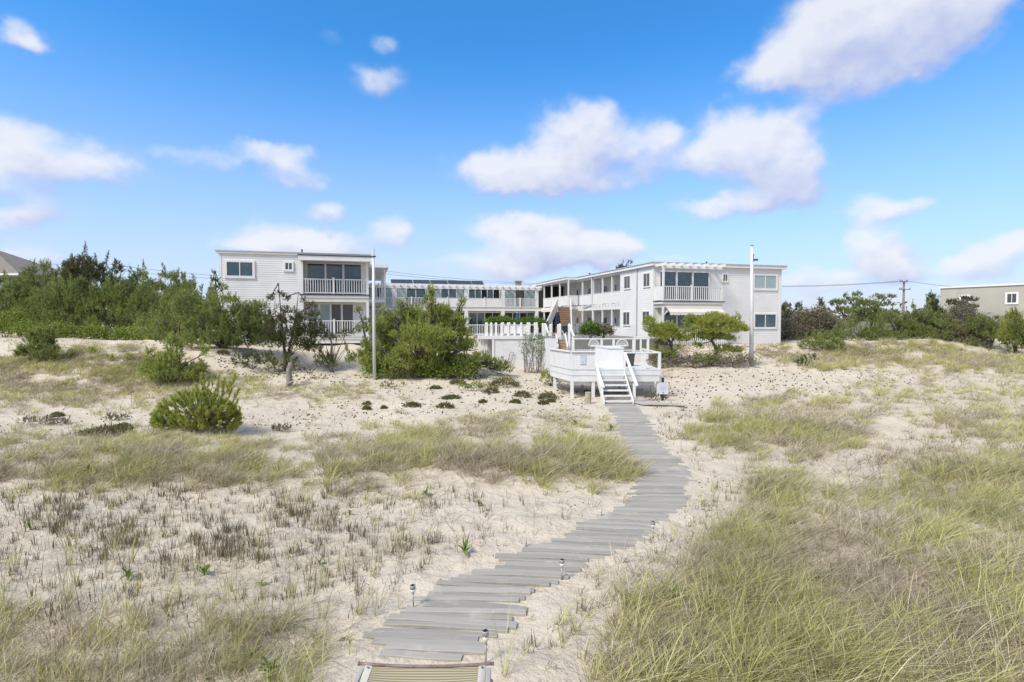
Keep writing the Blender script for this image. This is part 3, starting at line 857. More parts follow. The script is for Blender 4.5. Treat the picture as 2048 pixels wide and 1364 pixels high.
m = Lb.mb(); m.box(-.18, LL + .12, -.12, 20.2, ZL, ZL + .12); m.box(ul0 - .05, LL + .15, -.62, -.13, ZL - .34, ZL - .06); m.box(ul0 - .02, LL + .1, -.13, REC, ZL - .30, ZL - .003)
rl = m.build('roof', M['white'], Lb.r)
m = Lb.mb(); m.box(-.22, LL + .16, -.16, 20.25, ZL + .12, ZL + .175); m.build('roof_edge', M['roofgrey'], rl)
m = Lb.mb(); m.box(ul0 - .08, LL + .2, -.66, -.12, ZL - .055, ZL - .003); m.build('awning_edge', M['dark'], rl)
u = Lb.front(604, 500, 1.0)[0]; m = Lb.mb(); m.tube([(u, 1, ZL + .12), (u, 1, ZL + .5)], .05, 8); m.build('vent_pipe', M['dark'], rl)
u0, u1, z0, z1 = rect(Lb, 454, 505.5, 524, 552); window(Lb, Lb.F(), u0, u1, z0, z1, 2, ['glass', 'glass'], .13, label='wide two-pane upper window')
u0, u1, z0, z1 = rect(Lb, 571, 584, 526, 539); window(Lb, Lb.F(), u0, u1, z0, z1, 2, 'glassgrey', .10, mull=.05, label='tiny square window')
for (zf, xa, xb, mt) in ((ZL2, 615, 722, ['glass', 'glass', 'glass']), (ZL1, 615, 705, ['glasspale', 'glasspale', 'glassgrey', 'glassgrey'])):
    ua = Lb.front(xa, 550, REC)[0]; ub = Lb.front(xb, 550, REC)[0]
    window(Lb, Lb.F(REC), ua, ub, zf + .06, zf + 2.02, len(mt), mt, .10, name='sliding_door', sill=False, mull=.12)
    m = Lb.mb(Lb.F()); m.box(ul0 + .02, LL + .02, -REC, .10, zf - .22, zf - .06); m.box(ul0 + .02, LL + .0, -REC, .05, zf - .48, zf - .22)
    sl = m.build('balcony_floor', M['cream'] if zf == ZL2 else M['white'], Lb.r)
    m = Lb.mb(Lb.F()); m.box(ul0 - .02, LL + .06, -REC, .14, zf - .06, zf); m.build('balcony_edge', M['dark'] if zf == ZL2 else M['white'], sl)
    mid = Lb.front(667, 560, 0)[0]
    railing(Lb, Lb.F(), ul0 + .15, mid - .06, zf + .06, zf + .97, -.02, pitch=.14, bw=.04, posts=(mid,))
    railing(Lb, Lb.F(), mid + .06, LL - .14, zf + .06, zf + .97, -.02, pitch=.14, bw=.04)
    ztop = ZL - .30 if zf == ZL2 else ZL2 - .48
    for up in (ul0 + .08, LL - .07):
        m = Lb.mb(Lb.F()); m.box(up - .075, up + .075, -.10, .05, zf, ztop); m.build('balcony_post', M['white'], Lb.r)
m = Lb.mb(); m.box(ul0 + .02, LL - .02, REC - .3, REC - .02, 1.0, ZL1 - .49); m.build('foundation', M['siding'], Lb.r)
# a slice of the court-side gallery behind the block
m = Lb.mb(); m.box(LL, LL + 1.3, 6, 20, ZL2 - .3, ZL2 - .05); m.box(LL + .121, LL + 1.5, 5.6, 20, ZL - .12, ZL + .118); m.build('gallery_floor', M['white'], Lb.r)
railing(Lb, lambda a, o, z: (LL + 1.25 + o, a, z), 6.1, 19.5, ZL2, ZL2 + .95, 0, pitch=.16, bw=.04)
railing(Lb, Lb.F(6.1), LL + .1, LL + 1.2, ZL2, ZL2 + .95, 0, pitch=.16, bw=.04)
for v in (6.1, 10, 14): 
    m = Lb.mb(); m.box(LL + 1.18, LL + 1.3, v - .06, v + .06, 1.4, ZL - .12); m.build('gallery_post', M['white'], Lb.r)

# ---- far houses
H2 = Bld(at(1879, 640, 58).x, 58, 1.2, math.radians(-63))
H2.root('stucco_house', 'beige stucco flat-roofed house rising behind the pines at the picture\'s edge', 'house')
zt = at(1879, 577, 58).z
m = H2.mb(); m.box(0, 14, 0, 10, 1.2, zt); m.build('wall', M['stucco'], H2.r)
m = H2.mb(); m.box(-.12, 14.1, -.12, 10.1, zt, zt + .17); m.build('roof', M['white'], H2.r)
for (x0, x1, ya, yb) in ((2015.5, 2033, 588, 605), (1923, 1938, 593, 606), (2013, 2030, 645, 660)):
    u0, u1, z0, z1 = rect(H2, x0, x1, ya, yb); window(H2, H2.F(), u0, u1, z0, z1, 2, 'glassgrey', .16, sill=False)
H3c = at(-60, 600, 70)
H3 = thing('shingled_house', (H3c.x, H3c.y, 1.3), 'house with a grey shingled hip roof peeking over the pine thicket', 'house')
hw = (60 - -60) / F * 70
za = at(0, 548, 70).z - 1.3; zp = at(-40, 490, 70).z - 1.3
m = MB(); m.box(-hw, hw - .5, -1, 9, 0, za); m.build('wall', M['fencegrey'], H3)
m = MB(); m.add([(-hw - .5, -1.5, za), (hw, -1.5, za), (hw, 9.5, za), (-hw - .5, 9.5, za), (-hw + 4, 3, zp), (hw - 7.4, 3, zp)],
                [(0, 1, 5, 4), (1, 2, 5), (2, 3, 4, 5), (3, 0, 4), (3, 2, 1, 0)]); rr = m.build('roof', M['shingle'], H3)
m = MB(); m.box(-hw - .5, hw, -1.56, -1.5, za - .28, za - .02); m.build('fascia', M['white'], rr)

# ------------------------------------------------------------------ deck, stairs, pool terrace
def wx(px, Y): return float(rays(px, 640)[0]) * Y
def wz(py, Y): return HCAM + float(rays(1024, py)[1]) * Y

def build_deck():
    b = Vector((wx(1235, 23), 23, .0))
    root = thing('beach_deck', b, 'raised white timber deck on posts with a stair down to the boardwalk', 'deck')
    off = tuple(b)
    mb = lambda: MB(None, off)
    Yf = 22.6; zd = 1.18
    A = (wx(1142, Yf), Yf); Bx = wx(1191, Yf); Cx_ = wx(1322, Yf); Lp = (wx(1101, 24.8), 24.8)
    foot = [Lp, A, (Cx_, Yf), (Cx_, 25.8), (Lp[0], 25.8)]
    m = mb(); m.poly(foot, zd - .04, zd); m.build('floor', M['deckwhite'], root)
    ins = lambda d: [(Lp[0] + d, Lp[1] + d * .2), (A[0] + d * .6, A[1] + d), (Cx_ - d, Yf + d), (Cx_ - d, 25.8 - d), (Lp[0] + d, 25.8 - d)]
    m = mb(); m.poly(ins(.012), zd - .27, zd - .045); m.poly(ins(.03), zd - .52, zd - .28); m.poly(ins(.22), zd - .68, zd - .53)
    m.build('fascia', M['deckwhite'], root)
    for (px, Y) in ((1144.5, 22.7), (1187, 22.72), (1318, 22.75), (1306, 24.4), (1110, 24.6), (1165, 25.2), (1240, 25.3)):
        x = wx(px, Y); m = mb(); m.box(x - .065, x + .065, Y - .065, Y + .065, float(terrain(x, Y)) - .3, zd - .30); m.build('support_post', M['deckwhite'], root)
    # solid parapet round the bay, boarded upright
    zt = wz(704, Yf); zb = zd - .02
    for (p, q) in ((Lp, A), (A, (Bx, Yf))):
        d = Vector((q[0] - p[0], q[1] - p[1], 0)); n = int(d.length / .14) + 1; nn = Vector((d.y, -d.x, 0)).normalized()
        m = mb()
        for i in range(n):
            a = Vector((p[0], p[1], 0)) + d * (i / n); c = Vector((p[0], p[1], 0)) + d * ((i + .965) / n)
            vs = []
            t = .012 + random.uniform(0, .004)
            for z in (zb, zt):
                for (w, o) in ((a, t), (c, t), (c, -.02), (a, -.02)): vs.append((w.x + nn.x * o, w.y + nn.y * o, z))
            m.add(vs, [(3, 2, 1, 0), (4, 5, 6, 7), (0, 1, 5, 4), (1, 2, 6, 5), (2, 3, 7, 6), (3, 0, 4, 7)])
        pn = m.build('parapet', M['deckwhite'], root)
        m = mb(); a = Vector((p[0], p[1], zt + .022)); c = Vector((q[0], q[1], zt + .022)); m.bar(a, c, .17, .044); m.build('cap_board', M['white'], pn)
        if q[0] == Bx:
            xa, xb = wx(1160, Yf), wx(1171.5, Yf); z0, z1 = wz(728, Yf), wz(708, Yf)
            m = mb(); m.box(xa, xb, Yf - .05, Yf - .018, z0, z1); pl = m.build('plaque', M['signblue'], pn)
            m = mb(); cxp = (xa + xb) / 2
            m.box(xa + .03, xb - .03, Yf - .054, Yf - .0505, z1 - .07, z1 - .045); m.box(xa + .05, xb - .05, Yf - .054, Yf - .0505, z1 - .13, z1 - .115)
            m.tube([(cxp, Yf - .0505, z0 + .09), (cxp, Yf - .055, z0 + .09)], .032, 12)
            m.build('plaque_mark', M['ink'], pl)
    # white bench-like box behind the stair head
    x0, x1, x2 = wx(1191, 25.5), wx(1217, 23.6), wx(1248, 23.5)
    m = mb(); m.poly([(x0, 25.5), (x1, 23.6), (x2, 23.55), (x2, 25.5)], zd + .005, wz(697, 23.6)); bx = m.build('screen_box', M['white'], root)
    m = mb(); m.poly([(x0 - .03, 25.55), (x1 - .03, 23.56), (x2 + .03, 23.51), (x2 + .03, 25.55)], wz(697, 23.6), wz(697, 23.6) + .035); m.build('box_lid', M['white'], bx)
    # right-hand rail
    zr = wz(704.5, Yf)
    m = mb()
    xs = [wx(1249, Yf + .1), wx(1289, Yf + .1), wx(1319.5, Yf + .1)]
    m.box(xs[0] - .04, xs[2] + .06, Yf + .03, Yf + .15, zr - .045, zr); m.box(xs[2] - .05, xs[2] + .059, Yf + .151, 25.7, zr - .046, zr - .001)
    rl = m.build('railing', M['white'], root)
    for x in xs:
        m = mb(); m.box(x - .055, x + .055, Yf + .04, Yf + .14, zd + .002, zr - .046); m.build('rail_post', M['white'], rl)
    m = mb(); m.box(xs[2] - .05, xs[2] + .05, 25.55, 25.65, zd + .002, zr - .047); m.build('rail_post', M['white'], rl)
    # stair down to the boardwalk
    n = 6; ys_, ye = 22.34, 20.95; xl, xr = 3.52, 4.58
    zt0, ze = zd - .20, .11
    m = mb(); gz = float(terrain(4.0, 20.9))
    for i in range(n):
        t = i / (n - 1); z = zt0 + (ze - zt0) * t; y = ys_ + (ye - ys_) * t
        m.box(xl, xr, y - .13, y + .13, z - .04, z)
    sr = m.build('stair', M['deckwhite'], root)
    for x in (xl - .025, xr + .025):
        m = mb(); vs = []
        for dx in (-.022, .022):
            vs += [(x + dx, 22.56, zd - .05), (x + dx, 22.56, zd - .42), (x + dx, ye - .02, gz - .06), (x + dx, ye - .22, gz - .02), (x + dx, ye - .22, gz + .12)]
        m.add(vs, [(0, 1, 2, 3, 4), (9, 8, 7, 6, 5), (0, 5, 6, 1), (1, 6, 7, 2), (2, 7, 8, 3), (3, 8, 9, 4), (4, 9, 5, 0)])
        m.build('stringer', M['white'], sr)
    # handrails with newel posts
    m = mb(); m.bar((xl - .02, 22.55, zd + .02), (xl + .0, 21.1, .60), .10, .05); h = m.build('handrail', M['white'], sr)
    m = mb(); m.box(xl - .07, xl + .03, 21.28, 21.38, gz - .1, .66); m.build('newel_post', M['white'], root)
    m = mb(); m.bar((xs[0] - .0, Yf + .0, zr - .02), (wx(1275, 21.2), 21.2, wz(772, 21.2)), .11, .05); m.build('handrail', M['white'], sr)
    xn = wx(1270, 21.35); m = mb(); m.box(xn - .05, xn + .05, 21.33, 21.43, gz - .1, .72); m.build('newel_post', M['white'], root)

    # trash bin standing on the deck
    xb = wx(1260, 24.2)
    r = thing('trash_bin', (xb, 24.2, zd), 'dark grey plastic bin standing behind the white stair handrail', 'bin')
    hb = wz(705.5, 24.2) - zd
    m = MB(); m.add([(-.15, -.15, 0), (.15, -.15, 0), (.15, .15, 0), (-.15, .15, 0), (-.19, -.19, hb - .05), (.19, -.19, hb - .05), (.19, .19, hb - .05), (-.19, .19, hb - .05)],
                    [(3, 2, 1, 0), (4, 5, 6, 7), (0, 1, 5, 4), (1, 2, 6, 5), (2, 3, 7, 6), (3, 0, 4, 7)]); m.build('bin_body', M['grey'], r)
    m = MB(); m.box(-.21, .21, -.21, .21, hb - .05, hb - .01); m.box(-.17, .17, -.17, .17, hb - .01, hb + .02); m.build('lid', M['grey'], r)

    # ---- upper lounge deck with open rail
    Yu = 27.2
    b2 = Vector((wx(1222, Yu), Yu + 1, .9)); root2 = thing('lounge_deck', b2, 'small white upper deck with an open post rail, behind the stair deck', 'deck'); off2 = tuple(b2)
    m2 = lambda: MB(None, off2)
    zu = wz(705.5, Yu); zr2 = wz(676.5, Yu); xa, xb = wx(1146, Yu), wx(1298, Yu)
    m = m2(); m.box(xa, xb, Yu, Yu + 3.2, zu - .04, zu); m.build('floor', M['greywood'], root2)
    m = m2(); m.box(xa + .01, xb - .01, Yu + .01, Yu + .06, zu - .32, zu - .041); m.build('fascia', M['white'], root2)
    m = m2(); m.box(xa - .05, xb + .05, Yu + .02, Yu + .13, zr2 - .05, zr2); m.box(xb - .06, xb + .049, Yu + .131, Yu + 3.1, zr2 - .051, zr2 - .001); rr = m.build('railing', M['white'], root2)
    for px in (1146, 1204, 1228, 1268, 1282.5, 1297):
        x = wx(px, Yu); w = .055 if px != 1282.5 else .04
        m = m2(); m.box(x - w, x + w, Yu + .03, Yu + .12, zu + .001, zr2 - .051); m.build('rail_post', M['white'], rr)
    for x in (xa + .3, (xa + xb) / 2, xb - .1):
        m = m2(); m.box(x - .06, x + .06, Yu + .1, Yu + .22, .4, zu - .042); m.build('support_post', M['white'], root2)
    for y in (Yu + 3.0,):
        m = m2(); m.box(xb - .12, xb, y - .1, y, zu, zr2 - .052); m.build('rail_post', M['white'], rr)
    # wicker chairs
    def chair(px, rz, lab):
        Y = Yu + .75; x = wx(px, Y)
        r = thing('wicker_chair', (x, Y, zu), lab, 'chair', 'white wicker chairs on the upper deck', rz)
        H = wz(679, Y) - zu
        m = MB(); pts = []
        for i in range(17):
            a = math.pi * i / 16; pts.append((math.cos(a) * .30, .16 + .06 * math.sin(a), .30 + (H - .30) * math.sin(a)))
        m.tube(pts, .022, 8, False)
        for i in range(1, 16):
            a = math.pi * i / 16
            m.tube([(0.16 * math.cos(a), .12, .32), (math.cos(a) * .30, .16 + .06 * math.sin(a), .30 + (H - .30) * math.sin(a))], .007, 4, False)
        for k in (.35, .68):
            m.tube([(math.cos(math.pi * i / 12) * .30 * (k + .15), .14 + .04 * k, .32 + (H - .32) * k * math.sin(math.pi * i / 12)) for i in range(13)], .007, 4, False)
        m.build('backrest', M['wicker'], r, smooth=True)
        m = MB(); m.tube([(0, 0, .27), (0, 0, .285), (0, 0, .315), (0, 0, .32)], [.27, .30, .30, .28], 20); m.build('seat', M['wicker'], r, smooth=False)
        for k in range(4):
            a = math.pi / 4 + k * math.pi / 2
            m = MB(); m.tube([(.22 * math.cos(a), .22 * math.sin(a), .28), (.27 * math.cos(a), .27 * math.sin(a), 0)], .016, 6); m.build('leg', M['wicker'], r)
    chair(1191.5, .35, 'white wicker chair showing half its round back at a rail post')
    chair(1245, -.15, 'white wicker chair with its full round back framed between two rail posts')

    # ---- pool terrace: tall white retaining wall, posts, rail
    Yp = 31.5
    b3 = Vector((wx(1035, Yp), Yp + 1, .2)); root3 = thing('pool_terrace', b3, 'tall white panelled terrace wall topped with a row of round-capped posts', 'terrace'); off3 = tuple(b3)
    m3 = lambda: MB(None, off3)
    zt = wz(674, Yp); ztf = wz(671.5, Yp)
    xl, xr = wx(984, Yp), wx(1093, Yp)
    m = m3(); m.box(xl, xr, Yp, Yp + .12, -.3, zt - .13)
    for i in range(1, 5):
        x = xl + (xr - xl) * i / 5; m.box(x - .006, x + .006, Yp - .006, Yp, -.3, zt - .131)
    m.build('wall_panel', M['deckwhite'], root3)
    m = m3(); m.box(xl - .0, xl + .13, Yp - .05, Yp - .005, -.3, zt - .14); m.build('corner_post', M['white'], root3)
    m = m3(); m.box(wx(955, Yp), xr - .5, Yp - .06, Yp + .6, zt - .12, ztf); m.build('coping', M['white'], root3)
    m = m3(); m.box(wx(958, Yp), wx(1083, Yp), Yp + .605, Yp + 7, ztf - .05, ztf - .005); m.build('floor', M['patio'], root3)
    # recess with lattice left of the wall
    m = m3(); m.box(wx(957, Yp + 1.2), xl, Yp + 1.2, Yp + 1.3, -.2, zt - .14); m.build('recess_wall', M['siding'], root3)
    m = m3()
    for px in (958, 963, 968, 973): x = wx(px, Yp + .2); m.box(x - .05, x + .05, Yp + .2, Yp + .26, .0, zt - .14)
    m.box(wx(956, Yp + .2), wx(974, Yp + .2), Yp + .262, Yp + .3, 1.0, 1.1)
    m.build('slat_screen', M['white'], root3)
    zp = wz(647.5, Yp)
    for px in (973.4, 982.6, 992.3, 1003.5, 1006.5, 1016, 1019, 1029, 1042.6, 1055.5, 1058.8, 1069.8, 1073.5):
        dbl = px in (1006.5, 1019, 1058.8, 1073.5)
        Y = Yp + .3 + (1.6 if dbl else 0); x = wx(px, Y); w = .062 if px != 973.4 else .085
        m = m3(); m.box(x - w, x + w, Y - w, Y + w, ztf, zp - .03)
        m.tube([(x, Y, zp - .03), (x, Y, zp + .01), (x, Y, zp + .05), (x, Y, zp + .075)], [w * 1.1, w * 1.2, w * .9, w * .2], 10); m.build('fence_post', M['white'], root3)
    m = m3(); Y = Yp + .3
    m.box(wx(937, Y), wx(1072, Y), Y - .025, Y + .025, zp - .09, zp - .05); m.box(wx(937, Y), wx(972, Y), Y - .02, Y + .02, ztf + .06, ztf + .1)
    x = wx(938, Y)
    while x < wx(1002, Y): m.box(x - .012, x + .012, Y - .012, Y + .012, ztf + .01, zp - .091); x += .10
    rp = m.build('railing', M['white'], root3)
    m = m3(); m.box(wx(1006, Y), wx(1056, Y), Y + .0, Y + .012, ztf + .12, zp - .0905); m.build('panel', M['white'], rp)
    # posts and sloping rails at the stair gate
    for (px, yt, yb, Y) in ((1085.7, 648, 672, 31.2), (1090.4, 648, 672, 32.4), (1101, 650, 690, 30.0), (1116.5, 650, 676, 31.8), (1120, 649, 678, 30.6), (1138.5, 649, 703, 28.6), (1146.5, 675, 705, 27.9)):
        x = wx(px, Y); m = m3(); m.box(x - .06, x + .06, Y - .06, Y + .06, wz(yb, Y), wz(yt, Y)); m.tube([(x, Y, wz(yt, Y)), (x, Y, wz(yt, Y) + .05)], [.07, .03], 8)
        m.build('gate_post', M['white'], root3)
    m = m3(); m.bar((wx(1091, 31), 31, wz(649, 31)), (wx(1099, 29.6), 29.6, wz(673, 29.6)), .08, .07)
    m.bar((wx(1139, 28.6), 28.6, wz(650, 28.6)), (wx(1148, 27.6), 27.6, wz(673, 27.6)), .08, .08); m.build('stair_rail', M['white'], root3)
    m = m3(); Y = 28.4; m.box(wx(1090, Y), wx(1114, Y), Y, Y + .08, wz(697, Y), wz(677, Y)); m.build('side_panel', M['deckwhite'], root3)
    m = m3(); Y = 27.6; m.box(wx(1091, Y), wx(1103, Y), Y, Y + .1, .3, wz(696, Y)); m.build('lower_panel', M['deckwhite'], root3)
    m = m3(); m2_ = m3()
    for i in range(4):
        Y = 28.3 + i * .3; z = wz(698, 28.3) + i * .15
        m.box(wx(1116, 28.6), wx(1133, 28.6), Y, Y + .3, z - .035, z); m2_.box(wx(1116, 28.6), wx(1133, 28.6), Y + .02, Y + .05, z - .15, z - .036)
    tr = m.build('step', M['tan'], root3); m2_.build('riser', M['tan'], tr)
    for px in (1115, 1134):
        x = wx(px, 28.6); m = m3(); m.bar((x, 28.2, wz(697, 28.3)), (x, 29.6, wz(697, 28.3) + .65), .05, .24); m.build('stair_stringer', M['white'], root3)
    # thin pipe frame leaning on the wall
    Y = Yp - .1
    pts = [at(1016.5, 748, Y - .1), at(1017.5, 725, Y), at(1019, 706, Y), at(1023, 704.5, Y), at(1028, 705, Y), at(1025, 718, Y), at(1018.5, 738, Y - .05)]
    m = MB(); m.tube(pts, .016, 6); tag(m.build('pipe_stand', M['bronze'], None, smooth=True), 'thin bent brown pipe leaning on the white terrace wall', 'pipe')
    # court patio
    m = R.mb(); m.box(-9.5, -.12, -2.2, 16, 1.2, 1.98)
    o = m.build('patio', M['patio']); o.location = (PX0, PY0, 1.0); o.rotation_euler = (0, 0, YAW); tag(o, 'grey paved courtyard patio between the wings', None, kind='structure')

    def parasol(px, yt, yb, Y, mat, lab):
        x = wx(px, Y); z0 = 1.98; r = thing('folded_parasol', (x, Y, z0), lab, 'parasol', 'folded parasols in the court')
        zt_ = wz(yt, Y) - z0; zb_ = wz(yb, Y) - z0
        m = MB(); n = 16; prof = [(zt_, .02), (zt_ - .25 * (zt_ - zb_), .14), (zt_ - .6 * (zt_ - zb_), .20), (zb_ + .1, .24), (zb_, .21)]
        vs = []; fs = []
        for (z, rr) in prof:
            for k in range(n): q = rr * (1.0 if k % 2 else .72); vs.append((q * math.cos(2 * math.pi * k / n), q * math.sin(2 * math.pi * k / n), z))
        for i in range(len(prof) - 1):
            for k in range(n): fs.append((i * n + k, i * n + (k + 1) % n, (i + 1) * n + (k + 1) % n, (i + 1) * n + k))
        m.add(vs, fs); m.build('canopy', mat, r)
        m = MB(); m.tube([(0, 0, 0), (0, 0, zt_ + .08)], .025, 8); m.build('pole', M['white'], r)
        m = MB(); m.tube([(0, 0, 0), (0, 0, .06), (0, 0, .1)], [.25, .25, .05], 14); m.build('base', M['grey'], r)
    parasol(1115.5, 623, 652, 42, M['navy'], 'folded navy parasol before the brown exterior stair')
    parasol(1034.5, 626, 652, 44, M['teal'], 'folded teal parasol standing between court hedges')
    # black sling chair on the patio edge
    Y = 34.5; x = wx(1132, Y); r = thing('folding_chair', (x, Y, 1.98), 'tilted black folding chair by the white gate post on the patio', 'chair', rz=.5)
    m = MB(); m.bar((-.0, -.1, .42), (.0, .22, .86), .46, .03); m.build('backrest', M['black'], r)
    m = MB(); m.bar((0, -.42, .44), (0, -.06, .38), .46, .03); m.build('seat', M['black'], r)
    for sx in (-.24, .24):
        m = MB(); m.bar((sx, -.42, .46), (sx, .2, 0), .03, .03); m.build('leg', M['white'], r)
        m = MB(); m.bar((sx, .05, .55), (sx, -.4, 0), .03, .03); m.build('leg', M['white'], r)
build_deck()

# ------------------------------------------------------------------ poles, wires, sign, posts
def build_poles():
    p = g(749, 759); r = thing('white_pole', p, 'white painted pole standing in front of the big pine bush', 'pole')
    z = lambda y: at(749, y, p.y).z - p.z
    m = MB(); m.tube([(0, 0, -.3), (0, 0, z(620)), (0, 0, z(513))], [.085, .075, .06], 12); m.build('shaft', M['polewhite'], r, smooth=True)
    m = MB(); m.tube([(0, 0, z(514)), (0, 0, z(512))], .10, 10); m.box(-.13, .13, -.03, .03, z(513.5), z(511.5)); m.build('collar', M['grey'], r)
    m = MB(); m.tube([(0, 0, z(513)), (0, 0, z(497))], [.06, .05], 8); m.build('top_pipe', M['polewhite'], r)
    p = g(1503, 731); r = thing('white_pole', p, 'peeling white pole with a floodlight arm, in front of the clapboard wing', 'pole')
    tz = lambda y: at(1500, y, p.y).z - p.z
    dx = -3.2 / F * p.y
    m = MB(); m.tube([(0, 0, -.3), (dx * .5, 0, tz(610)), (dx, 0, tz(492))], [.13, .11, .082], 12); m.build('shaft', M['polewhite'], r, smooth=True)
    m = MB(); m.tube([(dx, 0, tz(492)), (dx, 0, tz(490.5))], .09, 10); m.tube([(dx + .06, -.05, tz(524)), (dx + .09, -.05, tz(508))], .03, 6); m.build('bracket', M['grey'], r)
    m = MB(); m.bar((dx, 0, tz(521)), (dx + .32, -.05, tz(519.5)), .05, .05); m.box(dx + .14, dx + .34, -.12, .05, tz(521.5), tz(518)); m.build('floodlight', M['grey'], r)
    # utility pole far behind
    Y = 78.; x = wx(1806, Y); r = thing('utility_pole', (x, Y, 1.2), 'brown utility pole with crossarms far behind the pines', 'pole')
    Zt = lambda y: wz(y, Y) - 1.2
    m = MB(); m.tube([(0, 0, -.2), (0, 0, Zt(562))], [.19, .13], 10); m.build('shaft', M['polewood'], r, smooth=True)
    for (y, a, b) in ((579, -11, 11), (563.5, -11, 5)):
        m = MB(); m.bar((a / F * Y, -.2, Zt(y)), (b / F * Y, -.2, Zt(y)), .12, .12); arm = m.build('crossarm', M['polewood'], r)
        m = MB()
        for k in (a + 1, a + 5, b - 1): m.tube([(k / F * Y, -.2, Zt(y)), (k / F * Y, -.2, Zt(y) + .28)], [.07, .04], 6)
        m.build('insulator', M['grey'], arm)
    def wire(pts, Y, lab):
        P = [at(px, py, Y + k) for (px, py, k) in pts]
        m = MB()
        c = []
        for i in range(len(P) - 1):
            for k in range(10):
                t = k / 10; q = P[i].lerp(P[i + 1], t); q.z -= .6 * 4 * t * (1 - t) * (P[i + 1] - P[i]).length / 40 ; c.append(q)
        c.append(P[-1]); m.tube(c, .022, 5); tag(m.build('overhead_wire', M['wire'], None), lab, 'wire', 'overhead wires')
    wire([(1440, 570, 0), (1797, 562, 0)], Y, 'overhead wire from behind the clapboard wing to the wooden utility pole')
    wire([(1440, 571.6, 1), (1797, 563.5, 1)], Y, 'lower twin of the wire reaching the wooden utility pole')
    wire([(1810, 561, 0), (1940, 575, -10), (2150, 580, -20)], Y, 'overhead wire running from the utility pole past the stucco house')
    wire([(-60, 523, 0), (200, 526, 0), (520, 556, 10)], Y, 'upper thin wire above the pine thicket')
    wire([(-60, 535, 0), (200, 536, 0), (520, 561, 10)], Y, 'lower thin wire above the pine thicket')
    wire([(640, 524, 0), (1100, 568, 14)], Y, 'upper thin wire crossing the sky over the rear block')
    wire([(640, 531, 0), (1100, 570, 14)], Y, 'lower thin wire crossing the sky over the rear block')
    # rule sign on a black post
    p = g(1325, 801); r = thing('notice_sign', p, 'white notice board with faint lines of text on a black post', 'sign')
    s = p.y / F
    m = MB(); m.box(-.045, .045, -.03, .03, -.2, 46 * s); m.build('post', M['black'], r)
    m = MB(); m.box(-7 * s, 10.5 * s, -.055, -.031, 13 * s, 36.5 * s); bd = m.build('board', M['signwhite'], r)
    m = MB(); m.tube([(0, -.075, 16.5 * s), (0, -.055, 16.5 * s)], .02, 8); m.build('bolt', M['black'], bd)
    for (k, a, b) in ((34, -3, 6), (31.5, -5, 8), (28.5, -5.5, 8.5), (26.5, -5.5, 7), (24.5, -5.5, 8), (22.5, -5.5, 5), (20, -4, 7)):
        x = a * s; m = MB()
        while x < b * s:
            w = random.uniform(.6, 1.6) * s; m.box(x, min(x + w, b * s), -.058, -.0552, (k - .28) * s, (k + .28) * s); x += w + .4 * s
        m.build('text_line', M['ink'], bd)
    # cut log, weathered post
    p = g(1176, 808); m = MB(); s = p.y / F; h = 24 * s
    pts = [(0, 0, -.15), (0, 0, h * .3), (.01, 0, h * .7), (.01, 0, h - .01), (.01, 0, h)]
    m.tube(pts, [.132, .128, .122, .122, .112], 16)
    o = m.build('wooden_bollard', M['stump']); o.location = p; tag(o, 'short round wooden bollard in the sand beside the white stair', 'bollard')
    p = g(577, 773); s = p.y / F
    r = thing('weathered_post', p, 'weathered grey stump of a post leaning in the grass beneath the dark pine', 'post')
    m = MB(); pts = []; rad = []
    for i in range(9):
        t = i / 8; pts.append((-.02 + .12 * t + .03 * math.sin(t * 7), 0, -.1 + (48 * s + .1) * t)); rad.append(.15 - .05 * t + .012 * math.sin(i * 2.3))
    m.tube(pts, rad, 12); m.build('trunk', M['deadbark'], r, smooth=True)
    m = MB(); m.tube([(.05, -.08, .12), (.2, -.14, .22), (.28, -.16, .20)], [.07, .06, .03], 8); m.build('broken_branch', M['deadbark'], r, smooth=True)
build_poles()

# ------------------------------------------------------------------ foliage engine
def norm(a): return a / np.maximum(np.linalg.norm(a, axis=-1, keepdims=True), 1e-6)

def needles(P, D, L, n, nl, nw, spread=(.28, .85)):
    """bottle-brush shoots: P start, D axis (N,3), L shoot length (N,), n thin triangles each"""
    N = len(P)
    t = rng.random((N, n)) ** .8
    base = P[:, None] + D[:, None] * (L[:, None] * t)[..., None]
    r = norm(rng.normal(size=(N, n, 3)))
    perp = norm(r - (r * D[:, None]).sum(-1, keepdims=True) * D[:, None])
    a = rng.uniform(spread[0], spread[1], (N, n))[..., None]
    d = D[:, None] * np.cos(a) + perp * np.sin(a)
    side = norm(np.cross(d, rng.normal(size=(N, n, 3))))
    l = nl * rng.uniform(.65, 1.2, (N, n))[..., None]
    w = nw * rng.uniform(.7, 1.25, (N, n))[..., None]
    tip = base + d * l
    V = np.stack([base - side * w / 2, base + side * w / 2, tip], 2).reshape(-1, 3)
    return V, np.arange(len(V)).reshape(-1, 3)

def leaves(P, nl, nw, up=.4):
    N = len(P)
    d = norm(rng.normal(size=(N, 3)) + np.array([0, 0, up]))
    s = norm(np.cross(d, rng.normal(size=(N, 3))))
    l = (nl * rng.uniform(.6, 1.3, N))[:, None]; w = (nw * rng.uniform(.7, 1.3, N))[:, None]
    V = np.stack([P, P + d * l * .5 + s * w * .5, P + d * l, P + d * l * .5 - s * w * .5], 1).reshape(-1, 3)
    return V, np.arange(len(V)).reshape(-1, 4)

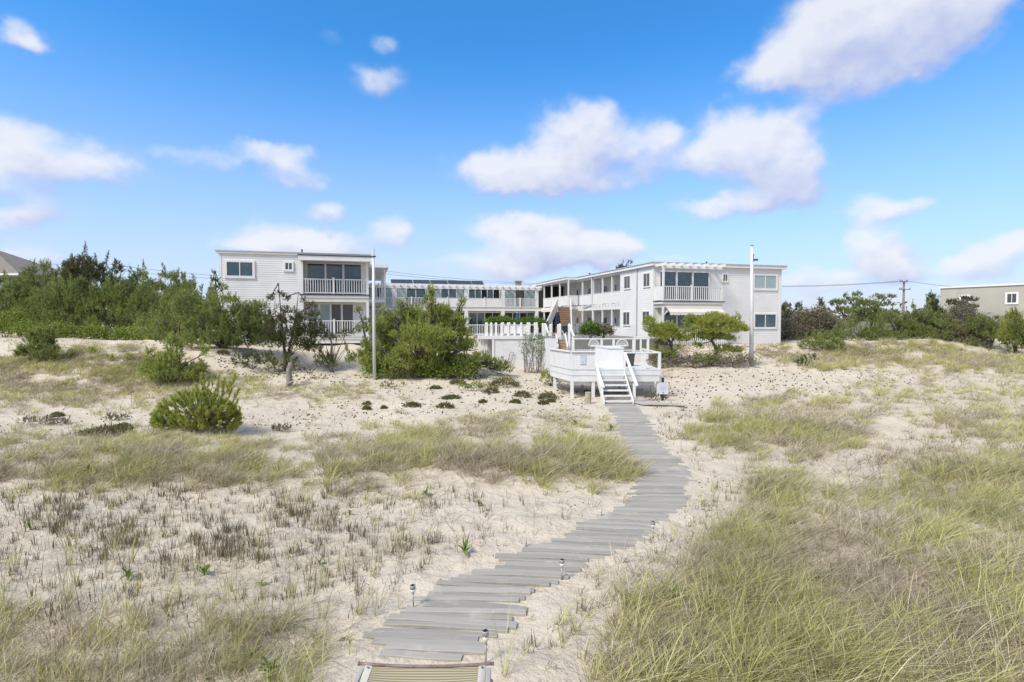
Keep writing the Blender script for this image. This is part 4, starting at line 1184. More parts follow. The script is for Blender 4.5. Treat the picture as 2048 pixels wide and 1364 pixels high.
def lobe_points(c, r, dens, low=-.35, shell=(.62, 1.08), rough=.22):
    area = 4 * math.pi * ((r[0] * r[1] + r[0] * r[2] + r[1] * r[2]) / 3)
    n = max(8, int(area * dens))
    d = norm(rng.normal(size=(n * 2, 3)))
    d = d[d[:, 2] > low][:n]
    f = rng.uniform(shell[0], shell[1], len(d)) + (vnoise(d[:, 0] * 2.3 + c[0] * 3, d[:, 2] * 2.3 + d[:, 1] * 1.7 + c[2] * 3, 9) - .5) * rough * 2
    P = np.array(c) + d * np.array(r) * f[:, None]
    nn = norm(d / np.array(r))
    return P, nn

def pine(name, label, cat, base, lobes, mat='pine', dens=26, L=.22, n=17, nl=.15, nw=0.028, trunk=None, group=None, upw=.75, low=-.35, cull=.44, branches=True, barkmat='bark', kind='needle', tr=.07, shell=(.62, 1.08), dead=0, spikes=None):
    """base: world point; lobes: [(centre xyz, radii xyz)] in world space"""
    root = thing(name, base, label, cat, group)
    B0 = np.array(base)
    Vs = []; Fs = []; nv = 0
    wood = MB(None, tuple(base))
    for (c, r) in lobes:
        P, nn = lobe_points(c, r, dens, low, shell)
        gz = terrain(P[:, 0], P[:, 1]); keep = P[:, 2] > gz + .02; P = P[keep]; nn = nn[keep]
        if not len(P): continue
        if kind == 'needle':
            cl = vnoise(P[:, 0] / (L * 2.6) + P[:, 1] / (L * 3.1), P[:, 2] / (L * 1.5) - P[:, 1] / (L * 3.7), 17)
            k2 = cl > cull * rng.uniform(.6, 1.2, len(P)); P = P[k2]; nn = nn[k2]
            ns = int((.55 if spikes is None else spikes) * 4 * r[0] * r[1] + .5)
            top = np.where(nn[:, 2] > .45)[0]
            if ns and len(top):
                add = []; an = []
                for q in rng.choice(top, ns):
                    hh = L * rng.uniform(1.2, 4.2)
                    lean = rng.normal(size=2) * .12 + nn[q, :2] * .25
                    for z in np.arange(0, hh, L * .42):
                        t = z / hh
                        for _ in range(2 if t < .75 else 1):
                            a = rng.uniform(0, 6.28); rr = L * .5 * (1 - t)
                            add.append((P[q, 0] + lean[0] * z + rr * math.cos(a), P[q, 1] + lean[1] * z + rr * math.sin(a), P[q, 2] + z)); an.append((math.cos(a) * .5 * (1 - t), math.sin(a) * .5 * (1 - t), .6))
                P = np.concatenate([P, np.array(add)]); nn = np.concatenate([nn, np.array(an)])
        if kind == 'needle':
            D = norm(nn * .65 + np.array([0, 0, upw]) + rng.normal(size=nn.shape) * .32)
            V, Fc = needles(P - D * L * .5, D, L * rng.uniform(.7, 1.35, len(P)), n, nl, nw)
        else:
            q = np.repeat(P, n, 0) + rng.normal(size=(len(P) * n, 3)) * L * .5
            V, Fc = leaves(q, nl, nw)
        Vs.append(V); Fs.append(Fc + nv); nv += len(V)
        if branches and trunk is None:
            cc = Vector(c); b = Vector(base)
            mid = b.lerp(cc, .5) + Vector((0, 0, .12 * (cc - b).length))
            wood.tube([b + Vector((0, 0, -.05)), mid, cc], [tr, tr * .6, tr * .3], 6)
            for k in range(5):
                q = cc + Vector(rng.normal(size=3)) * .55 * Vector(r).length / 1.7
                wood.tube([mid.lerp(cc, .6), mid.lerp(q, .7), q], [tr * .4, tr * .25, tr * .12], 4, False)
    if trunk:
        for (pts, r0, r1) in trunk:
            k = len(pts); wood.tube(pts, [r0 + (r1 - r0) * i / (k - 1) for i in range(k)], 9)
        for (c, r) in lobes:
            cc = Vector(c)
            src = min((Vector(p) for (pts, _, _) in trunk for p in pts[len(pts) // 3:]), key=lambda p: (p - cc).length)
            wood.tube([src, src.lerp(cc, .55) + Vector((0, 0, .05)), cc], [tr * .55, tr * .4, tr * .2], 6, False)
            for kk in range(7):
                q = cc + Vector(rng.normal(size=3)) * .5 * Vector(r).length / 1.7
                wood.tube([src.lerp(cc, .6), src.lerp(q, .8), q], [tr * .3, tr * .2, tr * .1], 4, False)
    for _ in range(dead):
        c, r = lobes[rng.integers(len(lobes))]
        q = Vector(c) + Vector((rng.normal() * r[0] * .6, rng.normal() * r[1] * .5, r[2] * rng.uniform(.6, 1.5)))
        wood.tube([Vector(c), Vector(c).lerp(q, .5) + Vector((rng.normal() * .05, 0, 0)), q], [tr * .3, tr * .2, .006], 4, False)
    if wood.v: wood.build('trunk', M[barkmat], root, smooth=True)
    fo = np_mesh('foliage', np.concatenate(Vs) - B0, np.concatenate(Fs), M[mat], root)
    return root

def plobes(Y, specs, depth=.8, jit=.25):
    """lobes written as (px, py, half-width px, half-height px) at distance Y"""
    out = []
    for s in specs:
        cx, cy, rx, ry = s[:4]; dy = s[4] if len(s) > 4 else rng.uniform(-jit, jit) * rx / F * Y
        YY = Y + dy
        c = at(cx, cy, YY); k = YY / F
        out.append(((c.x, c.y, c.z), (rx * k, max(rx, ry) * k * depth, ry * k)))
    return out

def belt(cx, top, w, base, Y, shape):
    h = base - top
    sp = []
    if shape == 'tall':      # broad pine with one leader
        sp += [(cx, base - h * .20, w * .50, h * .26), (cx - w * .16, base - h * .40, w * .36, h * .22), (cx + w * .18, base - h * .46, w * .32, h * .20),
               (cx, base - h * .64, w * .25, h * .17), (cx + w * .03, base - h * .79, w * .14, h * .12), (cx + w * .02, base - h * .92, w * .06, h * .09)]
    elif shape == 'broad':
        k = 5
        for i in range(k):
            a = (i / (k - 1) - .5)
            sp.append((cx + a * w * .75, base - h * (.62 + .16 * math.cos(i * 2.1 + cx)), w * .22, h * .28))
        sp += [(cx, base - h * .3, w * .5, h * .34), (cx - w * .2, base - h * .86, w * .07, h * .14), (cx + w * .17, base - h * .90, w * .06, h * .12)]
    elif shape == 'twin':
        sp += [(cx, base - h * .28, w * .5, h * .32), (cx - w * .2, base - h * .62, w * .24, h * .22), (cx - w * .22, base - h * .86, w * .09, h * .14),
               (cx + w * .2, base - h * .60, w * .22, h * .2), (cx + w * .22, base - h * .88, w * .08, h * .13)]
    elif shape == 'low':
        k = max(3, int(w / 22))
        for i in range(k):
            a = (i / (k - 1) - .5)
            sp.append((cx + a * w * .82, base - h * rng.uniform(.38, .52), w / k * .72, h * rng.uniform(.40, .56)))
    return plobes(Y, sp, .75, .3)

def plant_belt():
    # back row of the thicket against the sky
    rows = [
        (22, 556, 80, 670, 52, 'broad', 'pine', 'dense pine at the picture\'s left edge below the shingled roof'),
        (75, 523, 74, 670, 53, 'twin', 'pine', 'two-topped pine just right of the shingled roof'),
        (122, 533, 60, 670, 52, 'tall', 'pine', 'slim pointed pine between the two-topped pine and the tallest crown of the thicket'),
        (160, 517, 86, 670, 52, 'broad', 'pinedark', 'tallest dark bushy crown of the pine thicket'),
        (216, 525, 84, 670, 52, 'twin', 'pinedark', 'dark open crown with two raised tips in the thicket'),
        (262, 537, 70, 670, 53, 'tall', 'pine', 'pine with one soft tip beside the dark open crown'),
        (312, 549, 84, 670, 54, 'broad', 'pine', 'broad level-topped pine at the dip of the thicket'),
        (366, 546, 40, 660, 58, 'tall', 'pinedark', 'round-topped dark cedar-like tree behind the thicket'),
        (382, 549, 44, 665, 55, 'tall', 'pine', 'narrow pine close behind the slender leader tree'),
        (410, 580, 70, 672, 50, 'broad', 'pine', 'mid-height pine left of the clapboard block'),
        # middle rows
        (40, 566, 120, 680, 47, 'broad', 'pine', 'wide rounded pine filling the thicket\'s near left end'),
        (140, 562, 130, 685, 46, 'broad', 'pine', 'wide pine with light tips in the middle of the thicket'),
        (235, 566, 120, 685, 46, 'broad', 'pine', 'dense pine below the dark open crown'),
        (325, 572, 110, 688, 45, 'broad', 'pine', 'dense rounded pine below the dip of the thicket'),
    ]
    for (cx, top, w, base, Y, sh, mt, lab) in rows:
        b = at(cx, base, Y); b.z = float(terrain(b.x, b.y))
        pine('pine_tree', lab, 'pine tree', b, belt(cx, top, w, base, Y, sh), mt, dens=24, n=25, nl=.20, nw=0.024, L=.32, group='pines of the thicket')
    # slender leader tree by the wall
    b = g(436, 693); Y = b.y
    sp = [(430, 545, 3, 8), (426, 562, 5, 6), (436, 562, 4, 5), (431, 575, 6, 5), (424, 580, 5, 4), (440, 572, 5, 4), (447, 578, 6, 6), (432, 590, 9, 7), (420, 592, 7, 6), (446, 596, 8, 5), (433, 606, 16, 8), (418, 612, 16, 8), (462, 601, 16, 5)]
    pine('pine_tree', 'slender young pine with one tall leader against the clapboard block\'s corner', 'pine tree', b, plobes(Y, sp), 'pine', dens=34, n=17, nl=.16, nw=0.030,
         trunk=[([b, at(434, 640, Y), at(432, 590, Y), at(430, 541, Y)], .12, .015)], tr=.05)
    b = g(445, 696); Y = b.y
    sp = [(400, 640, 45, 32), (450, 625, 45, 26), (490, 640, 40, 30), (420, 668, 50, 22), (480, 670, 45, 22), (375, 615, 28, 24), (440, 605, 22, 12), (515, 652, 34, 28), (520, 618, 20, 14), (545, 668, 26, 20), (440, 680, 70, 18), (500, 682, 50, 14), (400, 682, 40, 14)]
    pine('pine_tree', 'large spreading pine mass in front of the clapboard block\'s left half', 'pine tree', b, plobes(Y, sp, .7), 'pine', dens=40, n=23, nl=.16, nw=0.022, L=.26, low=-.7)
    b = g(355, 694); Y = b.y + 1
    sp = [(345, 640, 38, 34), (310, 655, 34, 26), (350, 672, 40, 16), (365, 608, 18, 22)]
    pine('pine_tree', 'rounded pine standing left of the large spreading pine mass', 'pine tree', b, plobes(Y, sp, .7), 'pine', dens=40, n=23, nl=.16, nw=0.022, L=.26, low=-.7)
    # low bright shrubs along the sand's edge
    for (cx, top, w, base, Y, mt, lab) in (
        (10, 620, 60, 672, 43, 'shrub', 'bright low shrub at the picture\'s left edge before the thicket'),
        (85, 640, 100, 672, 41, 'shrub', 'yellow-green shrub with brown stems beneath the wide rounded pine'),
        (165, 650, 90, 682, 41, 'shrub', 'low leafy shrub strip along the thicket\'s foot'),
        (225, 652, 90, 684, 41, 'shrub', 'low yellow-green shrub mid-way along the thicket\'s foot'),
        (285, 655, 90, 690, 40.5, 'shrub', 'low shrub where the thicket meets the sand path'),
        (330, 640, 50, 690, 40, 'shrub', 'bright upright shrub at the thicket\'s right foot')):
        b = at(cx, base, Y); b.z = float(terrain(b.x, b.y))
        pine('low_shrub', lab, 'shrub', b, belt(cx, top, w, base + 6, Y, 'low'), mt, dens=34, n=5, nl=.16, nw=.075, L=.28, kind='leaf', group='shrubs at the foot of the thicket', tr=.03)

    # ---- big central pine bush
    b = g(865, 752); Y = b.y
    sp = [(862, 586, 5, 12), (858, 606, 14, 12), (846, 622, 26, 12), (884, 624, 20, 12), (818, 632, 18, 12), (862, 642, 42, 14), (812, 652, 32, 14), (905, 650, 26, 14), (926, 602, 4, 10), (925, 618, 12, 10), (922, 636, 18, 10),
          (850, 668, 60, 16), (795, 676, 34, 15), (918, 668, 26, 13), (775, 642, 14, 10), (768, 622, 4, 9), (800, 612, 5, 9), (760, 664, 20, 12), (775, 698, 36, 15), (840, 695, 50, 18), (905, 694, 36, 15), (945, 690, 16, 9),
          (750, 722, 30, 14), (810, 722, 46, 18), (870, 724, 50, 18), (920, 726, 36, 15), (960, 716, 18, 10), (728, 700, 10, 12), (985, 728, 18, 12), (1000, 738, 12, 9), (935, 690, 22, 12), (775, 655, 26, 14), (790, 635, 18, 12)]
    pine('pine_bush', 'huge spreading black pine bush in the middle, wider than tall', 'pine tree', b, plobes(Y, sp, .75, .5), 'pinebright', dens=78, n=26, nl=.14, nw=0.019, L=.25, tr=.10, low=-.6, cull=.36)
    for (cx, w, top, base, mt, lab) in ((790, 110, 722, 757, 'shrub', 'bright green creeping shrub under the big pine\'s front'), (890, 110, 724, 757, 'shrub', 'yellow-green creeping shrub mid-way under the big pine'), (968, 84, 713, 757, 'pine', 'low dark pine mound at the big bush\'s right end by the terrace wall')):
        b = g(cx, base); Y = b.y
        k = 'leaf' if mt == 'shrub' else 'needle'
        pine('low_shrub', lab, 'shrub', b, belt(cx, top, w, base + 5, Y, 'low'), mt, dens=42, n=(6 if k == 'leaf' else 12), nl=.13, nw=(.06 if k == 'leaf' else .034), L=.2, kind=k, tr=.03)
    # pine by the left pole / in front of balcony
    b = g(735, 744); Y = b.y
    sp = [(722, 640, 12, 12), (716, 622, 6, 8), (728, 660, 16, 14), (745, 640, 14, 16), (735, 690, 14, 14), (720, 720, 24, 14), (748, 725, 22, 14), (700, 668, 8, 6)]
    pine('pine_tree', 'thin young pine crowding the left white pole', 'pine tree', b, plobes(Y, sp, .8), 'pine', dens=34, n=19, nl=.14, nw=0.024, L=.22, trunk=[([b, at(733, 690, Y), at(724, 640, Y), at(716, 616, Y)], .08, .015)], tr=.05)

    # ---- dark sparse pine in front of the left block
    b = g(572, 742); Y = b.y
    sp = [(558, 590, 9, 8), (541, 598, 7, 8), (571, 596, 8, 9), (545, 620, 16, 10), (575, 622, 15, 9), (560, 640, 20, 11), (590, 640, 18, 10), (608, 602, 6, 5), (622, 612, 10, 6), (630, 628, 12, 7), (603, 630, 12, 8),
          (540, 655, 22, 14), (585, 662, 28, 14), (618, 660, 22, 10), (560, 685, 26, 14), (600, 690, 22, 13), (640, 655, 14, 8), (635, 645, 8, 6), (535, 640, 10, 8), (580, 712, 16, 10), (570, 668, 34, 16), (600, 672, 34, 14), (545, 676, 24, 12), (620, 690, 18, 10), (575, 645, 24, 12)]
    tk = [([b, at(570, 715, Y), at(567, 680, Y), at(562, 630, Y), at(557, 566, Y)], .11, .012), ([at(578, 745, Y), at(576, 712, Y), at(582, 680, Y), at(592, 630, Y), at(597, 585, Y)], .09, .012)]
    pine('pine_tree', 'dark thin-crowned pine with bare twig tips before the clapboard block\'s balcony', 'pine tree', b, plobes(Y, sp, .8), 'pinedark', dens=44, n=20, nl=.13, nw=0.018, L=.18, trunk=tk, tr=.06, dead=40, low=-.8)
    b = g(663, 743); Y = b.y
    sp = [(640, 672, 22, 8), (672, 676, 26, 8), (628, 700, 20, 12), (650, 720, 22, 14), (690, 668, 14, 7), (660, 735, 26, 9)]
    tk = [([b, at(662, 715, Y), at(664, 690, Y), at(660, 672, Y)], .10, .03)] + [([at(663, 738, Y), at(663 + dx * .5, 715 + k, Y), at(663 + dx, 690 + k, Y)], .035, .008) for (dx, k) in ((-26, 0), (-14, -10), (18, 2), (30, 6), (36, -6), (10, -14), (-34, 14), (24, -12))]
    pine('pine_tree', 'half-dead pine with bare grey branches between the dark pine and the big bush', 'pine tree', b, plobes(Y, sp, .8), 'pinedark', dens=30, n=17, nl=.13, nw=0.017, L=.18, trunk=tk, tr=.05, barkmat='deadbark', dead=60)
    for (cx, w, top, base, mt, lab) in ((505, 62, 700, 738, 'pinedark', 'low dark shrub left of the dark pine\'s trunk'), (558, 40, 714, 744, 'pine', 'small bright pine mound at the dark pine\'s foot'), (620, 60, 712, 746, 'pinedark', 'low scrubby dark mound right of the dark pine\'s trunk')):
        p = g(cx, base); 
        pine('low_shrub', lab, 'shrub', p, belt(cx, top, w, base + 3, p.y, 'low'), mt, dens=34, n=17, nl=.13, nw=0.021, L=.18, tr=.03)

    # ---- pines standing in the left grass
    p = g(82, 724); Y = p.y
    sp = [(80, 690, 26, 28), (60, 708, 24, 14), (108, 710, 26, 16), (45, 700, 10, 8), (92, 668, 16, 12), (125, 716, 16, 10), (70, 668, 10, 10)]
    pine('young_pine', 'dark green young pine in the grass by the thicket\'s sandy gap', 'pine tree', p, plobes(Y, sp, .8), 'pine', dens=60, n=23, nl=.15, nw=0.022, L=.22, tr=.05, cull=.3)
    p = g(340, 766); Y = p.y
    sp = [(340, 725, 26, 26), (310, 742, 30, 16), (372, 742, 34, 18), (350, 752, 40, 14), (345, 692, 10, 16), (298, 728, 14, 12), (395, 735, 16, 14), (300, 705, 4, 12), (411, 706, 4, 14), (346, 676, 4, 10)]
    pine('young_pine', 'bright bushy young pine with upright candles, behind the pine standing alone on sand', 'pine tree', p, plobes(Y, sp, .8), 'pinebright', dens=70, n=23, nl=.13, nw=0.020, L=.22, tr=.05, cull=.3)
    # the near pine: separate bottle-brush shoots
    p = g(392, 860); Y = p.y
    root = thing('young_pine', p, 'young pine standing alone on open sand, with thick golden bottle-brush shoots', 'pine tree')
    k = Y / F; Vs = []; Fs = []; nv = 0; wood = MB(None, tuple(p))
    tips = []
    for _ in range(340):                   # low skirt
        cx = rng.uniform(302, 482); f = 1 - ((cx - 392) / 95) ** 2
        cy = rng.uniform(858 - 72 * max(f, .15) ** .6 - 10, 852)
        tips.append((cx, cy, rng.uniform(-.9, .9) * max(f, .1) ** .5, rng.uniform(.17, .25)))
    for (cx, cy) in ((402, 748), (414, 752), (424, 750), (438, 750), (450, 756), (470, 748), (462, 762), (472, 752), (392, 768), (478, 778), (470, 790), (410, 775), (420, 782), (432, 778), (446, 774), (400, 790), (384, 785), (475, 800), (480, 815), (330, 800), (343, 792), (318, 815), (436, 765), (418, 765), (454, 770), (464, 775), (392, 780), (404, 762), (445, 762), (478, 832), (476, 845)):
        tips.append((cx, cy, rng.uniform(-.35, .35), .34))
    cen = Vector((p.x + 8 * k, p.y, p.z + .35))
    for (cx, cy, dy, L) in tips:
        t = at(cx, cy, Y + dy); t.z = max(t.z, float(terrain(t.x, t.y)) + .20)
        r_ = Vector((t.x - cen.x, t.y - cen.y, 0))
        d = (r_ * (.80 if L < .3 else .40) + Vector((0, 0, 1.0)) + Vector(rng.normal(size=3)) * .20).normalized()
        s = t - d * L
        if s.z < float(terrain(s.x, s.y)) + .04: s.z = float(terrain(s.x, s.y)) + .04
        V, Fc = needles(np.array([s]), np.array([d]), np.array([L]), 120, .105, .016, (.40, .95))
        Vs.append(V); Fs.append(Fc + nv); nv += len(V)
        if rng.random() < .35: wood.tube([cen.lerp(s, .25), cen.lerp(s, .7) + Vector((0, 0, -.03)), s, t], [.020, .013, .008, .005], 5, False)
        if rng.random() < .3: wood.tube([t, t + d * rng.uniform(.05, .11)], [.007, .004], 4)
    wood.tube([p + Vector((0, 0, -.1)), cen, cen + Vector((.05, 0, .5)), cen + Vector((.1, 0, .9))], [.06, .045, .03, .015], 8)
    wood.build('trunk', M['bark'], root, smooth=True)
    np_mesh('foliage', np.concatenate(Vs) - np.array(p), np.concatenate(Fs), M['pinegold'], root)
    # rust-coloured dead shoot
    t = at(376, 778, Y); V, Fc = needles(np.array([[t.x + .05, t.y, t.z - .12]]), np.array([[-.25, 0, .97]]), np.array([.3]), 40, .05, .012)
    np_mesh('dead_shoot', V - np.array(p), Fc, pbr('dead_needles', (.38, .13, .07), .8), root)
    # seedlings in the left grass
    for (cx, cy, w, h, lab) in ((182, 708, 16, 16, 'tiny pine seedling alone in the grass near the dark young pine'), (225, 722, 26, 12, 'low pine seedling clump midway between two young pines'), (262, 722, 12, 14, 'small round pine seedling left of the bright bushy pine')):
        p = g(cx, cy); pine('pine_seedling', lab, 'pine seedling', p, belt(cx, cy - h, w, cy + 2, p.y, 'low'), 'pinegold', dens=60, n=17, nl=.12, nw=0.020, L=.16, tr=.015)

    # ---- two wind-shaped pines on the right bank
    p = g(1352, 729); Y = p.y
    sp = [(1300, 650, 16, 9), (1316, 660, 24, 12), (1335, 655, 18, 9), (1302, 640, 10, 6), (1325, 674, 24, 11), (1345, 668, 16, 10), (1312, 688, 18, 8), (1330, 690, 16, 6), (1358, 665, 16, 9), (1362, 692, 9, 5), (1350, 680, 12, 8), (1308, 702, 14, 7), (1335, 708, 16, 8), (1366, 680, 12, 8), (1318, 672, 22, 12)]
    tk = [([p, at(1347, 716, Y), at(1342, 704, Y), at(1343, 690, Y), at(1339, 681, Y), at(1325, 672, Y), at(1315, 664, Y)], .12, .05), ([at(1343, 690, Y), at(1345, 680, Y), at(1352, 668, Y)], .07, .03)]
    pine('windswept_pine', 'wind-bent small pine nearer the deck, leaning back over the bank with a bare curved trunk', 'pine tree', p, plobes(Y, sp, .8), 'pinegold', dens=74, n=25, nl=.14, nw=0.018, L=.2, trunk=tk, tr=.06, group='wind-bent pines', spikes=0)
    p = g(1418, 730); Y = p.y
    sp = [(1420, 645, 30, 11), (1390, 648, 22, 10), (1445, 642, 26, 11), (1468, 655, 24, 10), (1400, 660, 28, 9), (1440, 662, 34, 9), (1380, 638, 12, 7), (1465, 638, 14, 8), (1484, 660, 12, 7), (1465, 678, 14, 6), (1425, 634, 20, 7), (1473, 632, 5, 5), (1450, 700, 16, 8), (1475, 702, 10, 6), (1398, 674, 20, 8), (1445, 676, 22, 8), (1392, 694, 12, 7), (1416, 672, 20, 8)]
    tk = [([p, at(1430, 718, Y), at(1434, 704, Y), at(1430, 692, Y), at(1424, 682, Y), at(1427, 668, Y), at(1425, 655, Y)], .13, .06), ([at(1428, 670, Y), at(1440, 668, Y), at(1455, 662, Y)], .06, .03), ([at(1433, 712, Y), at(1441, 704, Y), at(1449, 700, Y)], .04, .02)]
    pine('windswept_pine', 'wind-bent flat-topped pine in front of the scalloped awning, on an S-curved grey trunk', 'pine tree', p, plobes(Y, sp, .8), 'pinegold', dens=76, n=25, nl=.14, nw=0.018, L=.2, trunk=tk, tr=.06, group='wind-bent pines', spikes=0)
    for (cx, w, top, base, mt, lab) in ((1378, 56, 712, 735, 'brush', 'brown-green scrub between the two wind-bent pines'), (1412, 44, 703, 733, 'shrub', 'yellow-green scrub at the flat-topped pine\'s root'), (1465, 70, 710, 734, 'brush', 'scrubby ground shrub left of the peeling white pole'),
                                         (1322, 48, 712, 736, 'brush', 'brown scrub by the stair deck\'s far rail'), (1330, 40, 700, 722, 'brush', 'reddish brush under the first wind-bent pine\'s lowest bough')):
        p = g(cx, base); pine('low_shrub', lab, 'shrub', p, belt(cx, top, w, base + 2, p.y, 'low'), mt, dens=36, n=6, nl=.13, nw=.05, L=.2, kind='leaf', tr=.025)
    # ---- round court bushes
    for (cx, w, top, base, Y, mt, lab) in ((1181, 40, 647, 676, 36.5, 'hedge', 'round green court bush before the lower gallery'), (1207, 34, 650, 676, 36.8, 'brush', 'brownish court bush joined to the round green one'),
                                           (1000, 56, 634, 656, 43, 'hedge', 'clipped hedge before the rear block\'s dark glass'), (1062, 60, 637, 658, 43, 'hedge', 'clipped hedge between the teal parasol and the dark passage')):
        b = at(cx, base, Y); b.z = 1.95
        pine('court_bush', lab, 'bush', b, plobes(Y, [(cx, (top + base) / 2, w * .5, (base - top) * .5), (cx - w * .2, (top + base) / 2 + 2, w * .32, (base - top) * .42), (cx + w * .22, (top + base) / 2 + 1, w * .3, (base - top) * .42)]), mt, dens=60, n=6, nl=.13, nw=.07, L=.2, kind='leaf', tr=.03)
    Y = 75.; b = at(1250, 640, Y); b.z = 1.3
    pine('pine_tree', 'small dark treetop showing over the motel wing\'s roof', 'pine tree', b, plobes(Y, [(1258, 527, 5, 7), (1250, 532, 8, 5), (1243, 536, 8, 5), (1250, 560, 20, 30)]), 'pinedark', dens=14, n=16, nl=.25, nw=0.053, L=.35, spikes=0)
    # bush against the deck's left side
    p = g(1102, 772); Y = p.y
    pine('deck_bush', 'bright green bush growing under the deck\'s boarded bay', 'bush', p, plobes(Y, [(1097, 752, 16, 16), (1108, 758, 14, 12), (1090, 760, 12, 12), (1104, 766, 18, 8)]), 'pinegold', dens=60, n=19, nl=.09, nw=0.015, L=.14, tr=.03)
    # tall leggy shrub before the terrace wall
    p = g(1068, 746); Y = p.y
    root = thing('leggy_shrub', p, 'tall leggy shrub with bare stems and pale green tips against the terrace wall', 'shrub')
    w = MB(None, tuple(p)); tipp = []
    for i in range(46):
        bx = rng.uniform(1046, 1092); tx = bx + rng.uniform(-14, 14); ty = rng.uniform(672, 728) if rng.random() < .6 else rng.uniform(668, 690)
        a = at(bx, 747, Y + rng.uniform(-.25, .25)); a.z = float(terrain(a.x, a.y)) - .03; c = at(tx, ty, Y + rng.uniform(-.3, .3)); mid = a.lerp(c, .5) + Vector((rng.normal() * .06, 0, 0))
        w.tube([a, mid, c], [.014, .010, .005], 4, False)
        for k in range(4):
            t = rng.uniform(.35, 1); s = a.lerp(c, t); q = s + Vector((rng.normal() * .16, rng.normal() * .1, abs(rng.normal()) * .2)); w.tube([s, q], [.007, .004], 4, False)
            if q.z > p.z + 1.0 or rng.random() < .12: tipp += [list(q)] * 7
        if ty < 700: tipp += [list(c)] * 12
    w.build('stem', M['deadbark'], root)
    P = np.array(tipp) + rng.normal(size=(len(tipp), 3)) * .07
    V, Fc = leaves(P, .09, .04); np_mesh('foliage', V - np.array(p), Fc, M['fresh'], root)

    # ---- right-hand pines behind the ridge
    data = [
        (1585, 606, 60, 692, 46, 'twin', 'pinedark', 'dark pine against the clapboard wing\'s far corner'),
        (1641, 592, 34, 690, 47, 'tall', 'pinedark', 'small pointed conifer with layered tip, right of the wing'),
        (1635, 618, 90, 692, 45, 'broad', 'brush', 'brownish tangled pine mass below the pointed conifer'),
        (1720, 640, 80, 692, 43, 'low', 'pine', 'bright green bush under the leaning pine\'s trunk'),
        (1795, 630, 80, 694, 44, 'broad', 'pine', 'green bush at the utility pole\'s foot'),
        (1850, 622, 70, 694, 44, 'broad', 'pine', 'rounded green pine right of the utility pole'),
        (1863, 583, 62, 680, 47, 'tall', 'pinedark', 'ragged pine whose tip meets the stucco house\'s corner'),
        (1925, 616, 92, 694, 44, 'broad', 'brush', 'big olive bush before the stucco wall'),
        (1905, 640, 60, 696, 43, 'low', 'pine', 'low green bush below the grey fence piece'),
        (1978, 634, 72, 700, 42, 'broad', 'pine', 'bright rounded bush with a small spike, before the stucco wall'),
        (2030, 608, 56, 708, 40, 'tall', 'pinegold', 'pointed young pine at the picture\'s right edge'),
        (2060, 640, 70, 712, 39.5, 'broad', 'pine', 'bush cut by the picture\'s right edge'),
        (1570, 640, 44, 694, 44, 'low', 'brush', 'grey brush by the clapboard wing\'s back corner'),
        (1760, 655, 70, 694, 43, 'low', 'pine', 'low green bush midway along the ridge'),
    ]
    for (cx, top, w, base, Y, sh, mt, lab) in data:
        b = at(cx, base, Y); b.z = float(terrain(b.x, b.y))
        k = 'leaf' if mt == 'brush' else 'needle'
        pine('pine_tree' if k == 'needle' else 'scrub_bush', lab, 'pine tree' if k == 'needle' else 'bush', b, belt(cx, top, w, base + 4, Y, sh), mt, dens=28, n=(23 if k == 'needle' else 7), nl=.18, nw=(.023 if k == 'needle' else .06), L=.28, kind=k, group='scrub pines behind the grassy ridge')
    Y = 46.; b = at(1690, 690, Y); b.z = float(terrain(b.x, b.y))
    sp = [(1700, 606, 26, 9), (1672, 608, 12, 8), (1692, 594, 6, 5), (1715, 590, 9, 5), (1735, 610, 26, 10), (1755, 598, 14, 8), (1768, 610, 18, 8), (1745, 626, 30, 9), (1712, 624, 26, 9), (1785, 628, 14, 6), (1782, 594, 10, 3), (1765, 642, 20, 8), (1730, 640, 26, 8), (1688, 622, 16, 8)]
    tk = [([b, at(1672, 662, Y), at(1700, 652, Y), at(1730, 636, Y), at(1745, 618, Y)], .16, .06), ([at(1745, 680, Y), at(1742, 650, Y), at(1752, 620, Y), at(1768, 596, Y), at(1790, 590, Y)], .12, .02)]
    pine('windswept_pine', 'broad wind-sheared pine with a long leaning trunk, left of the utility pole', 'pine tree', b, plobes(Y, sp, .8), 'pine', dens=30, n=17, nl=.17, nw=0.030, L=.24, trunk=tk, tr=.07, spikes=0)
    Y = 49.; b = at(1925, 690, Y); b.z = float(terrain(b.x, b.y))
    sp = [(1930, 598, 14, 4), (1945, 601, 10, 3), (1905, 606, 14, 5), (1932, 610, 18, 5), (1945, 614, 12, 4), (1898, 612, 7, 6), (1925, 620, 20, 6)]
    pine('windswept_pine', 'layered dark pine crown across the stucco house\'s small window', 'pine tree', b, plobes(Y, sp, .8), 'pinedark', dens=36, n=17, nl=.17, nw=0.030, L=.24, trunk=[([b, at(1924, 650, Y), at(1926, 600, Y)], .13, .04)], tr=.05, spikes=0)
    for (cx, w, top, base, mt, lab) in ((1643, 68, 676, 703, 'pine', 'low dark pine sprawling on the grassy ridge'), (1612, 30, 712, 732, 'pinedark', 'small dark scrub on the ridge\'s front slope'), (1655, 50, 660, 690, 'pine', 'small bright pine just behind the sprawling one')):
        p = g(cx, base); pine('low_pine', lab, 'pine tree', p, belt(cx, top, w, base + 2, p.y, 'low'), mt, dens=34, n=17, nl=.16, nw=0.028, L=.24, tr=.03)
    # far tree line beyond everything, keeps the horizon closed
    P = []
    for i in range(1500):
        Y = rng.uniform(120, 190); px = rng.uniform(-900, 2950); 
        P.append((wx(px, Y), Y, 1.2 + abs(rng.normal()) * 2.0 + .5))
